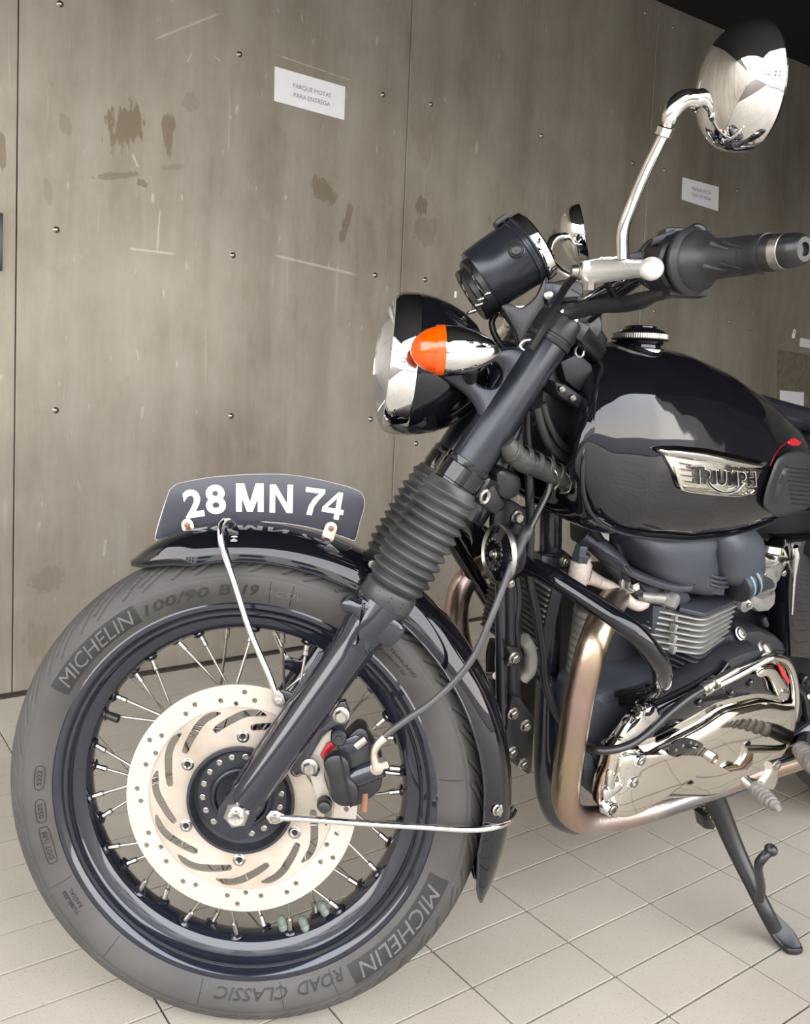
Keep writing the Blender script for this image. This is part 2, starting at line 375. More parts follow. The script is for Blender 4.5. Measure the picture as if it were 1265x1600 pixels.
def plain(name, corners, faces, mat, kind='structure', mw=None, parent=None):
    me = bpy.data.meshes.new(name); me.from_pydata([tuple(c) for c in corners], [], faces); me.materials.append(mat)
    o = bpy.data.objects.new(name, me); col.objects.link(o)
    if parent is not None: child_link(o, parent)
    elif mw is not None: o.matrix_world = mw
    if kind: o['kind'] = kind
    return o
def cbox(x0, x1, y0, y1, z0, z1):
    return [(x0, y0, z0), (x1, y0, z0), (x1, y1, z0), (x0, y1, z0), (x0, y0, z1), (x1, y0, z1), (x1, y1, z1), (x0, y1, z1)], [(0, 3, 2, 1), (4, 5, 6, 7), (0, 1, 5, 4), (1, 2, 6, 5), (2, 3, 7, 6), (3, 0, 4, 7)]

# floor: screed with joints, tiles on top
vs, fs = cbox(-16, 16, -16, .25, -.06, -.0055)
floor = plain('floor', vs, fs, jointm, mw=WM)
# tile grid in the wall frame: wall-frame x = i*TA, y = -(WD + j*TB)
def tile_mesh(w, h, g=.0018, b=.0002):
    me = bpy.data.meshes.new('tile'); x, y = w / 2 - g, h / 2 - g
    v = [(sx * x, sy * y, -.006) for sx, sy in ((-1, -1), (1, -1), (1, 1), (-1, 1))] + [(sx * x, sy * y, -b) for sx, sy in ((-1, -1), (1, -1), (1, 1), (-1, 1))] + [(sx * (x - b), sy * (y - b), 0) for sx, sy in ((-1, -1), (1, -1), (1, 1), (-1, 1))]
    f = [(8, 9, 10, 11)] + [(i, (i + 1) % 4, (i + 1) % 4 + 4, i + 4) for i in range(4)] + [(i + 4, (i + 1) % 4 + 4, (i + 1) % 4 + 8, i + 8) for i in range(4)]
    me.from_pydata(v, [], f); me.materials.append(tilem); return me
tm = tile_mesh(TA, TB)
def topx(W):
    d = W - CAM; f_ = d.dot(fw)
    if f_ < .05: return None
    return PPX + FPX * d.dot(RT) / f_, PPY - FPX * d.dot(UP) / f_
cells = []
for i in range(-12, 24):
    for j in range(-40, 40):
        cx, cy = (i + .5) * TA, -(WD + (j + .5) * TB)
        if cy > -.0: continue
        q = topx(WM @ V((cx, cy, 0))); far = (WM @ V((cx, cy, 0)) - CAM).length
        if q is None or q[0] < -90 or q[0] > 1360 or q[1] < 900 or q[1] > 1720 or far > 7: vis = False
        else: vis = True
        cells.append((vis, far, cx, cy))
vis = sorted([c for c in cells if c[0]], key=lambda c: c[1]); one = set(id(c) for c in vis[:300]); rest = [c for c in cells if id(c) not in one]
for c in vis[:300]:
    o = bpy.data.objects.new('tile', tm); col.objects.link(o); child_link(o, floor)
    o.location = (c[2], c[3], random.uniform(-.0003, .0002)); o.rotation_euler = (random.uniform(-.001, .001), random.uniform(-.001, .001), 0)
tv = []; tf = []
base = [tuple(v.co) for v in tm.vertices]; bf = [tuple(p.vertices) for p in tm.polygons]
for c in rest:
    k = len(tv); tv += [(v[0] + c[2], v[1] + c[3], v[2]) for v in base]; tf += [tuple(a + k for a in f) for f in bf]
plain('distant_tiles', tv, tf, tilem, 'stuff', parent=floor)
# the street outside the car park
plain('street_paving', *cbox(-60, 60, -80, -5.2, -.05, .012), farm, mw=WM)

# wall: a backing with metal panels screwed on
vs, fs = cbox(-8, 9, .012, .3, -.05, WH + .5)
wall = plain('wall_back', vs, fs, mk('dark_wall_backing', (.05, .045, .04), 0, .8), mw=WM)
seams = [-1.6, -.1415 * CAMH, 1.3265 * CAMH, 2.8012 * CAMH, 4.1, 5.4, 6.7, 8.9]; seams = [-7.2, -5.9, -4.6, -3.3, -2.0, -.7 - .75] + seams[1:]
panels = []
for a, b_ in zip(seams, seams[1:]):
    g = .0015; x0, x1 = a + g, b_ - g; z0, z1 = .004, WH; bv = .0015
    v = [(x0, .012, z0), (x1, .012, z0), (x1, .012, z1), (x0, .012, z1), (x0, bv, z0), (x1, bv, z0), (x1, bv, z1), (x0, bv, z1),
         (x0 + bv, 0, z0 + bv), (x1 - bv, 0, z0 + bv), (x1 - bv, 0, z1 - bv), (x0 + bv, 0, z1 - bv)]
    f = [(8, 9, 10, 11)] + [(i, (i + 1) % 4, (i + 1) % 4 + 4, i + 4) for i in range(4)] + [(i + 4, (i + 1) % 4 + 4, (i + 1) % 4 + 8, i + 8) for i in range(4)]
    panels.append((a, b_, plain('panel', v, f, wallm, None, parent=wall)))
sb = MB(); sb.lathe(V((0, 0, 0)), V((0, -1, 0)), [(-.002, .0105), (0, .0105), (.001, .0075), (.0035, .0065), (.0055, .004), (.006, .0008)], 14, cap=(False, True))
sme = bpy.data.meshes.new('screw'); sme.from_pydata(sb.v, [], sb.f); sme.polygons.foreach_set('use_smooth', [True] * len(sb.f)); sme.materials.append(steel)
for px, py in [(94, 6), (374, 85), (364, 399), (88, 359), (87, 641), (361, 650), (598, 148), (673, 163), (586, 430), (664, 437), (846, 212), (650, 693), (579, 655), (1052, 43), (988, 255), (1038, 266), (1152, 298), (1253, 327), (1140, 503), (1008, 20), (1022, 486)]:
    q = wallpt(px, py); pn = next((p for p in panels if p[0] <= q.x < p[1]), panels[0])[2]
    o = bpy.data.objects.new('screw', sme); col.objects.link(o); child_link(o, pn); o.location = (q.x, 0, q.z); s_ = .75 if px > 900 else .9; o.scale = (s_, s_, s_)
# black soffit over the parking bay
plain('ceiling', *cbox(-2.3, 9, -3.45, .3, WH, WH + .3), ceilm, mw=WM)
plain('wall_front', *cbox(2.25, 6.8, -3.65, -3.45, 0, WH), mk('dark_grey_concrete', (.40, .385, .36), 0, .8, scale=3), mw=WM)
plain('wall_right', *cbox(6.6, 6.8, -4.4, .3, 0, WH), mk('grey_concrete', (.40, .385, .36), 0, .8, scale=3), mw=WM)

# paper notices on the wall
def notice(name, cor, label, cat, lines=None, mat=paper, group=None):
    q = [wallpt(x, y) for x, y in cor]
    me = MB(); P = [WM @ V((a.x, -.0015, a.z)) for a in q]
    me.slab(P, e2, .0012, smooth=False)
    r = me.build(name, mat, None, ang=0); r.data.transform(WMi); r.matrix_world = WM; tag(r, label, cat, group)
    if lines:
        wx = (q[1] - q[0]); wz = (q[3] - q[0]); W_ = wx.length
        for k, t in enumerate(lines):
            vs, fs = text_mesh(t, W_ * .165, .0002, offset=.0)
            sc_ = W_ * (.54 if k == 0 else .52) / (max(p.x for p in vs) - min(p.x for p in vs)); vs = [p * sc_ for p in vs]; mb = MB(); c = q[0] + wx * .52 + wz * (.46 + .27 * k); u = wx.normalized(); v = -wz.normalized()
            mb.add([WM @ V((c.x + u.x * p.x + v.x * p.y, -.0035 - p.z * .2, c.z + u.z * p.x + v.z * p.y)) for p in vs], fs, False)
            mb.build('printed_line', ink, r, ang=0).data.transform(WMi)
    return r
notice('paper_notice', [(428.5, 104), (538.5, 136), (537, 188), (427.5, 158)], 'larger white paper notice on the wall above the number plate', 'notice', ['PARQUE MOTAS', 'PARA ENTREGA'])
notice('paper_notice', [(1065, 277), (1122, 292.5), (1120.5, 330), (1064, 312)], 'smaller white paper notice on the wall below the big round mirror', 'notice', ['PARQUE MOTAS', 'PARA ENTREGA'])
notice('paper_sheet', [(1217.5, 610), (1255, 613), (1253, 690), (1216, 686)], 'white paper sheet on the wall beside the end of the fuel tank', 'paper')
mp_ = notice('backing_plate_1', [(1213, 545), (1290, 560), (1288, 720), (1211, 700)], None, None, mat=mk('stained_brown_plate', (.16, .13, .085), .2, .45, col2=(.24, .21, .15), scale=30))  # stained brown backing plate fixed to the wall behind the paper sheet
mp_['kind'] = 'structure'; mp_.location = WM.translation - e2 * .0009
notice('label_sticker', [(1249, 528), (1290, 536), (1290, 549), (1248, 541)], 'small white label strip on the wall, right of the white plastic hook', 'label')
q = wallpt(1239, 518); hk = MB(); cc = WM @ V((q.x, -.006, q.z))
hk.tube([cc + (e1 * math.cos(a) + ez * math.sin(a)) * .009 for a in [2 * PI * k / 12 for k in range(12)]], .0025, 8, 2, closed=True)
hk.box(WM @ V((q.x - .004, -.005, q.z - .022)), e1 * .007, ez * .012, e2 * .004, .001)
tag(hk.build('wall_hook', paper), 'small white plastic hook with a ring above the white sheet', 'hook')
q = wallpt(711, 460); st = MB(); st.slab([WM @ V((q.x + a, -.0005, q.z + b)) for a, b in ((-.006, -.011), (.004, -.012), (.006, .01), (-.004, .012))], e2, .001)
tag(st.build('sticker_scrap', paper), 'tiny scrap of white sticker on the wall left of the gauge', 'sticker')
bm_ = MB(); q = wallpt(-2, 378); bm_.box(WM @ V((q.x, -.006, q.z)), e1 * .008, ez * .075, e2 * .006, .001)
tag(bm_.build('dark_latch', satin), 'dark metal latch on the wall at the far left edge of the picture', 'latch')

# building and parked cars across the street (seen in the chrome)
bw = mk('white_render', (.8, .8, .78), 0, .7, scale=2); winm = mk('dark_window_glass', (.03, .04, .05), 0, .1)
bt = Matrix.Translation(V((-4, -24, 0)))
bl = empty('street_building', bt, 'long white building across the street, seen only in reflections', 'building')
plain('facade', *cbox(-16, 16, -8, 0, 0, 5.5), bw, None, parent=bl)
for k in range(9):
    for z in (.9, 3.3):
        plain('window', *cbox(-14.6 + k * 3.4, -13 + k * 3.4, -.2, .05, z, z + 1.4), winm, None, parent=bl)
# ------------------------------------------------------------------ motorcycle
RM = Matrix((M.x, -M.n, M.z)).transposed().to_4x4(); RM.translation = M.l(.3, 0, -.93)
RM.translation.z = 0.0
MOTO = bike = empty('motorcycle', RM, 'black classic motorcycle with a spoked front wheel, chrome engine cover and curved number plate', 'motorcycle')
INV[bike.name] = RM.inverted()
def part(mb, name, mat, label=None, parent=None, ang=40, kind=None): return mb.build(name, mat, parent or bike, label, ang, kind)
AX = F.o  # axle centre
def W(R, a, o=0.0):  # wheel polar: radius, angle (0 = rear, 90 deg = up), offset to the left side
    return F.l(R * math.cos(a), o, R * math.sin(a))

# ---- tyre: fine grid with real tread grooves
prof = catmull([V((o, R, 0)) for o, R in [(.030, .249), (.037, .257), (.041, .264), (.0465, .275), (.0495, .288), (.0490, .2985), (.0455, .3075), (.037, .3185), (.024, .3265), (.010, .3303), (0, .331)]], 5)
prof = [(p.x, p.y) for p in prof]; prof = prof + [(-o, R) for o, R in reversed(prof[:-1])]
po = np.array([p[0] for p in prof]); pr = np.array([p[1] for p in prof]); arc = np.concatenate([[0], np.cumsum(np.hypot(np.diff(po), np.diff(pr)))]); arc = arc - arc[-1] / 2
NA = 1100
s_new = np.unique(np.concatenate([np.linspace(arc[0], -.062, 12), np.linspace(-.062, .062, 72), np.linspace(.062, arc[-1], 12)])); s_o = np.interp(s_new, arc, po); s_r = np.interp(s_new, arc, pr)
tx = np.gradient(s_o, s_new); ty = np.gradient(s_r, s_new); nx, ny = ty, -tx     # outward normal candidates
sg = np.sign(nx * s_o + ny * (s_r - .28)); nx *= sg; ny *= sg
ang = np.linspace(0, 2 * PI, NA, endpoint=False); A, S = np.meshgrid(ang, s_new, indexing='ij')
u = A * .331; sa = np.abs(S); side = np.sign(S + 1e-9)
def groove(phase, period, slope, a, b, wd, curve=0):
    uu = (u + side * 0 + phase + slope * sa + curve * (sa / .05) ** 2 + (side > 0) * period * .5) % period; d = np.abs(uu - period / 2)
    return np.clip((wd - d) / .0007, 0, 1) * np.clip((sa - a) / .001, 0, 1) * np.clip((b - sa) / .001, 0, 1)
PR = 2 * PI * .331 / 26
g = np.maximum(groove(0, PR, -1.5, .004, .047, .0024, -.012), groove(.022, PR, -1.5, .014, .057, .0020, -.014)); g = np.maximum(g, groove(.050, PR, -1.3, .028, .055, .0018, -.010))
dep = g * .0045
dep = dep + np.clip((.0008 - np.abs(sa - .0605)) / .0004, 0, 1) * .0012
O_ = s_o[None, :] - nx[None, :] * dep; R_ = s_r[None, :] - ny[None, :] * dep
PXX = R_ * np.cos(A); PZZ = R_ * np.sin(A)
fx, fn, fz, fo = [np.array(v) for v in (F.x, F.n, F.z, F.o)]
wv = fo + PXX[..., None] * fx + O_[..., None] * fn + PZZ[..., None] * fz
iv = np.array(RM.inverted()); wl_ = wv.reshape(-1, 3) @ iv[:3, :3].T + iv[:3, 3]
n2 = len(s_new); idx = np.arange(NA * n2).reshape(NA, n2); a_ = idx[:, :-1]; b_ = np.roll(idx, -1, 0)[:, :-1]
qf = np.stack([a_, b_, b_ + 1, a_ + 1], -1).reshape(-1, 4)
me = bpy.data.meshes.new('tyre'); me.vertices.add(len(wl_)); me.vertices.foreach_set('co', wl_.ravel()); me.loops.add(qf.size); me.loops.foreach_set('vertex_index', qf.ravel().astype(np.int32))
me.polygons.add(len(qf)); me.polygons.foreach_set('loop_start', np.arange(0, qf.size, 4, dtype=np.int32)); me.polygons.foreach_set('loop_total', np.full(len(qf), 4, dtype=np.int32)); me.update(calc_edges=True); me.validate()
me.polygons.foreach_set('use_smooth', [True] * len(qf)); me.materials.append(tyre)
tyre_o = bpy.data.objects.new('front_tyre', me); col.objects.link(tyre_o); child_link(tyre_o, bike)

def side_o(R): # sidewall surface offset at radius R (left side)
    k = arc > 0.02; oo = po[k]; rr = pr[k]; i = np.argsort(rr); return float(np.interp(R, rr[i], oo[i]))
def tyre_text(txt, a0, a1, R0, H, mat, lift=.0005, offset=.0, shear=.25, name='raised_lettering'):
    """letters with their tops outwards, from angle a0 down to a1 (degrees), baseline radius R0, cap height H"""
    vs, fs = text_mesh(txt, 1.0, .0001, offset=offset, shear=shear, res=2, align='LEFT'); mb = MB(); out = []
    x0 = min(p.x for p in vs); x1 = max(p.x for p in vs); y1 = max(p.y for p in vs); y0 = min(0, min(p.y for p in vs))
    for p in vs:
        a = D(a0 + (a1 - a0) * (p.x - x0) / (x1 - x0)); R = R0 + H * p.y / y1
        out.append(W(R, a, abs(side_o(R)) + lift + (p.z > 0) * .0006))
    mb.add(out, fs, False); return part(mb, name, mat, parent=tyre_o, ang=0)
# left-side offsets in picture angles (y up): block with maker's name, size, type name, codes
def block(a0, a1, R0, R1, mat=tyredark):
    mb = MB(); n = 24; rows = []
    for R in np.linspace(R0, R1, 7):
        sl = (R - R0) / (R1 - R0) * .0; rows.append([W(R, a0 + (a1 - a0) * k / n + sl, abs(side_o(R)) + .0004) for k in range(n + 1)])
    mb.grid(rows, False); return part(mb, 'lettering_block', mat, parent=tyre_o, ang=0)

block(D(152.5), D(121.3), .2700, .2965); block(D(-19), D(-56.5), .2700, .2965)
tyre_text('MICHELIN', 150.4, 122.6, .2735, .0195, tyretext, .0010, .0)
tyre_text('MICHELIN', -22, -54, .2735, .0195, tyretext, .0010, .0)
tyre_text('100/90', 119.7, 100.6, .2745, .0135, tyredark, offset=.012)
tyre_text('B', 98.2, 94.6, .2745, .0145, tyredark, offset=.012)
tyre_text('19', 91.6, 87.0, .2745, .0145, tyredark, offset=.012)
tyre_text('M/C 57V', 85.5, 74.9, .2765, .0085, tyretext)
tyre_text('ROAD', -58.3, -72.3, .2690, .0145, tyredark, offset=.006)
tyre_text('CLASSIC', -75.2, -96.1, .2690, .0145, tyredark, offset=.006)
def outline_oval(a0, a1, R0, R1):
    P = [W(R1, D(a0), 0), W(R1, D(a1), 0), W(R0, D(a1), 0), W(R0, D(a0), 0)]
    mb = MB(); pts = []
    for a, R in [(a0, R1 - .004), (a0 - 1, R1), (a1 + 1, R1), (a1, R1 - .004), (a1, R0 + .004), (a1 + 1, R0), (a0 - 1, R0), (a0, R0 + .004)]: pts.append(W(R, D(a), abs(side_o(R)) + .0004))
    mb.tube(pts, .0006, 5, 3, closed=True); part(mb, 'moulded_frame', tyredark, parent=tyre_o)
for a0, a1, t in [(181.5, 174.8, '5222'), (191, 184.5, '0203'), (203, 192.5, 'DOT 1L88')]:
    outline_oval(a0, a1, .271, .283); tyre_text(t, a0 - 1.2, a1 + 1.2, .2738, .0062, tyredark, shear=0)
tyre_text('TUBELESS', 219, 211.5, .2790, .0045, tyredark, shear=0); tyre_text('RADIAL', 218, 212, .2710, .0045, tyredark, shear=0)
tyre_text('MADE IN THAILAND', 57, 38, .2830, .0045, tyredark, shear=0)
tyre_text('MAX LOAD 257 KG', 52, 40, .2740, .0035, tyredark, shear=0)
for a in (84, 78, 60, 8, -62, -77, -100, 209, 232):    # thin moulding ribs across the sidewall
    mb = MB(); mb.tube([W(R, D(a), abs(side_o(R)) + .0002) for R in (.265, .275, .285, .296)], .0005, 5, 2); part(mb, 'moulding_rib', tyredark, parent=tyre_o)

# ---- rim
rp_ = [(.031, .2575), (.0365, .2625), (.0395, .2628), (.0410, .2600), (.0405, .2545), (.0370, .2500), (.0330, .2480), (.0325, .2465), (.0325, .2440), (.0270, .2415), (.0235, .2380), (.0215, .2300), (.0165, .2225), (.0090, .2185), (0, .2175)]
rp_ = rp_ + [(-o, R) for o, R in reversed(rp_[:-1])] + [(-.031, .2570), (-.025, .2520), (0, .236), (.025, .2520)]
mb = MB(); mb.grid([[W(R, 2 * PI * k / 160, o) for o, R in rp_] for k in range(160)], True, True); rim = part(mb, 'rim', navy, 'blue-black painted wheel rim', ang=28)
# ---- hub
mb = MB(); mb.lathe(F.o, F.n, [(.058, .0725), (.0605, .0722), (.0605, .0685), (.0560, .0665), (.0475, .0640), (.0445, .0600), (.0445, .0440), (.0470, .0415), (.0530, .0405), (.0545, .0385), (.0540, .0360), (.0480, .0340), (.0470, .0250), (.0500, .0230), (.0560, .0220), (.0560, .0120)], 72)
mb.lathe(F.o, F.n, [(.046, .0705), (.058, .0725)], 72)
mb.lathe(F.o, F.n, [(.044, .040), (.030, .060), (.024, .060), (.020, .034), (-.020, .034), (-.028, .058), (-.033, .058), (-.040, .03), (-.06, .025), (-.06, .01)], 48)
hub = part(mb, 'hub', hubm, ang=32)
for k in range(18):
    a = D(20 * k + 6); mb = MB(); mb.lathe(W(.0535, a, .0440), F.n, [(0, .0044), (.0014, .0044), (.0018, .0036), (.0010, .0030), (.0008, .0004)], 12, cap=(False, True)); part(mb, 'rivet', bolt, parent=hub)
mb = MB(); mb.lathe(F.o, F.n, [(.046, .0200), (.0535, .0190), (.0535, .0140), (.062, .0135), (.062, .009)], 32); part(mb, 'bearing_seal', steel, parent=hub)
# ---- spokes: pairs crossing each other, one of each pair to either hub flange
for k in range(36):
    a = D(8.6 + 10 * k); pr_ = (k // 2) % 2; cw = -1 if pr_ == 1 else 1; left = (k % 2 == 0)
    so = .0075 if left else -.0075; ho = .026 if left else -.030
    tip = W(.2185, a, so); hb = W(.057, a + cw * D(62 if (k % 2) else 50), ho); d = (hb - tip).normalized(); L = (hb - tip).length
    mb = MB(); mb.tube([tip, hb], .0019, 8, 1); sp = part(mb, 'spoke', steel)
    mb = MB(); mb.lathe(tip - d * .001, d, [(0, .0048), (.003, .0048), (.0035, .0038), (.013, .0036), (.0135, .0041), (.019, .0040), (.0205, .0025), (.0205, .0012)], 8); part(mb, 'spoke_nipple', bolt, parent=sp)
    mb = MB(); mb.lathe(W(.2175, a, so * 1.2), d, [(-.001, .0095), (.0015, .0078), (.003, .0050)], 12); part(mb, 'spoke_seat', navy, parent=sp)
for px, py, tilt in [(440, 1440, 0), (473.5, 1441, 0), (503, 1417, 0)]:
    c = F.p(px, py, .010); d = (F.o + F.n * .01 - c).normalized(); mb = MB(); mb.lathe(c - d * .012, d, [(0, .0030), (.001, .0062), (.006, .0066), (.008, .0058), (.010, .0066), (.017, .0064), (.019, .0045), (.021, .002)], 10, cap=(True, True)); part(mb, 'balance_weight', weightm, 'green-grey balance weight on a lower spoke')
v0, v1 = F.p(150, 1110, .004), F.p(186, 1124, .010); dv = (v1 - v0).normalized(); Lv = (v1 - v0).length
mb = MB(); mb.lathe(v0, dv, [(0, .004), (Lv * .3, .004), (Lv * .3, .006), (Lv * .45, .006), (Lv * .45, .0045), (Lv * .55, .0045), (Lv * .55, .0058), (Lv * .98, .0058), (Lv, .0045)], 12, cap=(True, True)); part(mb, 'tyre_valve', satin)

# ---- brake disc: drilled ring and slotted carrier
DO = .0537
def disc_part(name, outline, holes, th, o, mat, bev=.0004):
    vs, fs = holed_plate(outline, holes, th, bev); mb = MB(); mb.add([F.l(p.x, o + p.z, p.y) for p in vs], fs, False); return part(mb, name, mat, ang=30)
circ = lambda R, n=96, ph=0, cx=0, cy=0: [(cx + R * math.cos(2 * PI * k / n + ph), cy + R * math.sin(2 * PI * k / n + ph)) for k in range(n)]
holes = []
for k in range(6):
    for a, r in [(263.9, .872), (269.8, .935), (274.6, .832), (283.2, .872), (297.8, .907), (304.8, .874)]:
        q = D(360 - 0) ; a_ = D(a + 60 * k); holes.append(circ(.0034, 12, 0, .155 * r * math.cos(a_), .155 * r * math.sin(a_)))
ring = disc_part('brake_disc_ring', circ(.155, 144), [circ(.1245, 120)] + holes, .0045, DO - .0022, disc_m)
slots = []
for k in range(12):
    base_ = 165 + 30 * k; cl = [(0, .1180), (5, .1182), (11, .1165), (17, .1125), (22, .1080), (28, .1035), (34, .0995), (39, .0965)]
    P = [V((r * math.cos(D(base_ + a)), r * math.sin(D(base_ + a)), 0)) for a, r in cl]; P = catmull(P, 3); n = len(P); L_, R_2 = [], []
    for i, p in enumerate(P):
        t = (P[min(i + 1, n - 1)] - P[max(i - 1, 0)]).normalized(); nn = V((-t.y, t.x, 0)); w_ = .0038 * (.35 + .65 * min(1, i / 3, (n - 1 - i) / 1.6 + .45)); w_ *= (1.0 + .35 * math.sin(PI * i / n))
        L_.append(p + nn * w_); R_2.append(p - nn * w_)
    loop = [(p.x, p.y) for p in L_] + [(p.x, p.y) for p in reversed(R_2)]; slots.append(loop)
carr = disc_part('brake_disc_carrier', circ(.1250, 120), [circ(.0700, 72)] + slots, .0035, DO - .0040, carrier_m)
for k in range(6):
    a = D(90 + 60 * k); c = W(.0845, a, DO - .0022); mb = MB(); mb.lathe(c, F.n, [(0, .0085), (.0010, .0085), (.0018, .0070), (.0024, .0066), (.0028, .0052), (.0016, .0036), (.0004, .0030), (.0004, .0003)], 24); b_o = part(mb, 'carrier_bolt', bolt, parent=carr)
    mb = MB(); mb.lathe(c + F.n * .0003, F.n, [(0, .0036), (.0012, .0032)], 6, cap=(True, True)); part(mb, 'bolt_socket', dark, parent=carr)

# ---- front mudguard
def fender():
    rows = []; inner = []; A0, A1 = -22.5, 118.5; N = 96; NU = 20; e1_, e2_ = [], []
    for i in range(N + 1):
        a = A0 + (A1 - A0) * i / N; k = 1.0
        df = (A1 - a) / 15; dr = (a - A0) / 13
        k = min(1, max(0.02, df)) ** .5 if df < 1 else 1.0; k2 = min(1, max(0.02, dr)) ** .45 if dr < 1 else 1.0
        hw = .060 * (.25 + .75 * k) * (.35 + .65 * k2); drop = .047 * min(k, k2) * (1 if a > 20 else 1)
        Rt = .3655 - (.016 * (1 - min(1, max(0, df))) ** 2) - .0 * (1 - k2); row = []; rin = []
        if a < 10: Rt -= .004 * (10 - a) / 32
        for j in range(NU + 1):
            q = -1 + 2 * j / NU; th = q * D(88); o = hw * math.copysign(abs(math.sin(th)) ** .80, q) if q else 0.0; R = Rt - drop * (1 - abs(math.cos(th)) ** .80)
            row.append(W(R, D(a), o)); rin.append(W(R - .0016 * math.cos(th), D(a), o - .0016 * math.sin(th)))
        rows.append(row + list(reversed(rin))); e1_.append(row[-1]); e2_.append(row[0])
    mb = MB(); mb.grid(rows, True, cap=(True, True)); f = part(mb, 'front_mudguard', gloss, ang=50)
    for e in (e1_, e2_):
        mb = MB(); mb.tube(e, .0016, 8, 1); part(mb, 'rolled_edge', platem if 0 else frame_m, parent=f)
    return f
fender_o = fender()
# ---- number plate with curved lettering
def arc_pts(R, a0, a1, n): return [(R * math.cos(D(a0 + (a1 - a0) * k / n)), R * math.sin(D(a0 + (a1 - a0) * k / n))) for k in range(n + 1)]
def Q(px, py, o=0.0): v = F.inv(F.p(px, py, o)); return (v.x, v.z)
top = [Q(*p) for p in [(262, 775), (266, 765), (276, 757), (290, 753), (330, 746), (380, 742), (420, 741), (450, 742), (490, 748), (530, 757), (555, 765), (566, 773), (569, 790)]]
bot = [Q(*p) for p in [(562, 815), (556, 840), (551, 844), (535, 838), (480, 823), (430, 816), (395, 815), (350, 817), (300, 826), (262, 838), (246, 842), (243, 838), (252, 805)]]
P3 = [F.l(x, -.0012, z) for x, z in top + bot]; P3 = catmull(P3, 3, True)
mb = MB(); mb.slab(P3, F.n, .0024, .0006); plate = part(mb, 'number_plate', platem, 'curved black number plate with white characters 28 MN 74')
mb = MB(); mb.tube([p + F.n * .0012 for p in P3], .0009, 6, 1, closed=True); part(mb, 'plate_edge', platetrim, parent=plate)
def plate_text(txt, x0p, x1p, basep, topp, side=1, off=.022):
    """txt between two picture points on the baseline, cap height from the picture; letters follow the plate's curve"""
    b0 = V(Q(*x0p)); b1 = V(Q(*x1p)); u = (b1 - b0); L = u.length; u.normalize(); v = V((-u.y, u.x)); H = topp
    vs, fs = text_mesh(txt, 1.0, .0001, offset=off, res=4, align='LEFT'); xa = min(p.x for p in vs); xb = max(p.x for p in vs); yb = max(p.y for p in vs); mb = MB(); out = []
    for p in vs:
        q = b0 + u * (L * (p.x - xa) / (xb - xa)) + v * (H * p.y / yb); out.append(F.l(q.x, .0013 + (p.z > 0) * .0005, q.y))
    mb.add(out, fs, False); part(mb, 'white_character', white, parent=plate, ang=0)
for t, a, b_, h in [('2', (291, 808.5), (320, 804), .0375), ('8', (323, 801.5), (354, 799.5), .0385)]:
    plate_text(t, a, b_, None, h, off=.032)
def strokes(x0p, x1p, H, polys):
    b0 = V(Q(*x0p)); b1 = V(Q(*x1p)); u = (b1 - b0); L = u.length; u.normalize(); v = V((-u.y, u.x)); mb = MB()
    for k, poly in enumerate(polys):
        mb.slab([F.l(*(lambda q: (q.x, .0013, q.y))(b0 + u * (L * x) + v * (H * y))) for x, y in poly], F.n, .0006 + .00002 * k, smooth=False)
    part(mb, 'white_character', white, parent=plate, ang=0)
strokes((369, 799), (412, 799.5), .0388, [[(0, 0), (.21, 0), (.21, 1), (0, 1)], [(.79, 0), (1, 0), (1, 1), (.79, 1)], [(0, 1), (.29, 1), (.60, 0), (.40, 0)], [(1, 1), (.71, 1), (.40, 0), (.60, 0)]])
strokes((421, 800.5), (457, 801.5), .0388, [[(0, 0), (.24, 0), (.24, 1), (0, 1)], [(.76, 0), (1, 0), (1, 1), (.76, 1)], [(0, 1), (.25, 1), (1, 0), (.75, 0)]])
strokes((473, 803), (503, 807), .0375, [[(0, 1), (1, 1), (1, .83), (0, .83)], [(.76, .86), (1, .86), (.72, .58), (.52, .32), (.46, 0), (.18, 0), (.26, .34), (.44, .60)]])
strokes((501, 807), (534, 813), .0375, [[(.60, 0), (.84, 0), (.84, 1), (.62, 1)], [(0, .36), (.62, 1), (.84, 1), (.20, .36)], [(0, .20), (1, .20), (1, .38), (0, .38)]])
for px, py in [(293, 820), (517, 825)]:
    c = F.p(px, py, .003); up_ = (c - F.o).normalized(); tg = F.n.cross(up_)
    mb = MB(); pts = [c + (tg * math.cos(a) + up_ * math.sin(a)) * .0085 for a in [D(x) for x in range(0, 181, 18)]] + [c - tg * .0085 - up_ * .013, c - tg * .0095 - up_ * .020, c + tg * .0095 - up_ * .020, c + tg * .0085 - up_ * .013]
    mb.slab(pts, F.n, .0018, .0004); mb.box(c - up_ * .021 + F.n * .005, tg * .0095, up_ * .0012, F.n * .006, .0004); b_o = part(mb, 'plate_bracket', zinc)
    mb = MB(); mb.hexa(c + F.n * .0018, F.n, .0045, .0025); part(mb, 'bracket_screw', copper, parent=b_o)

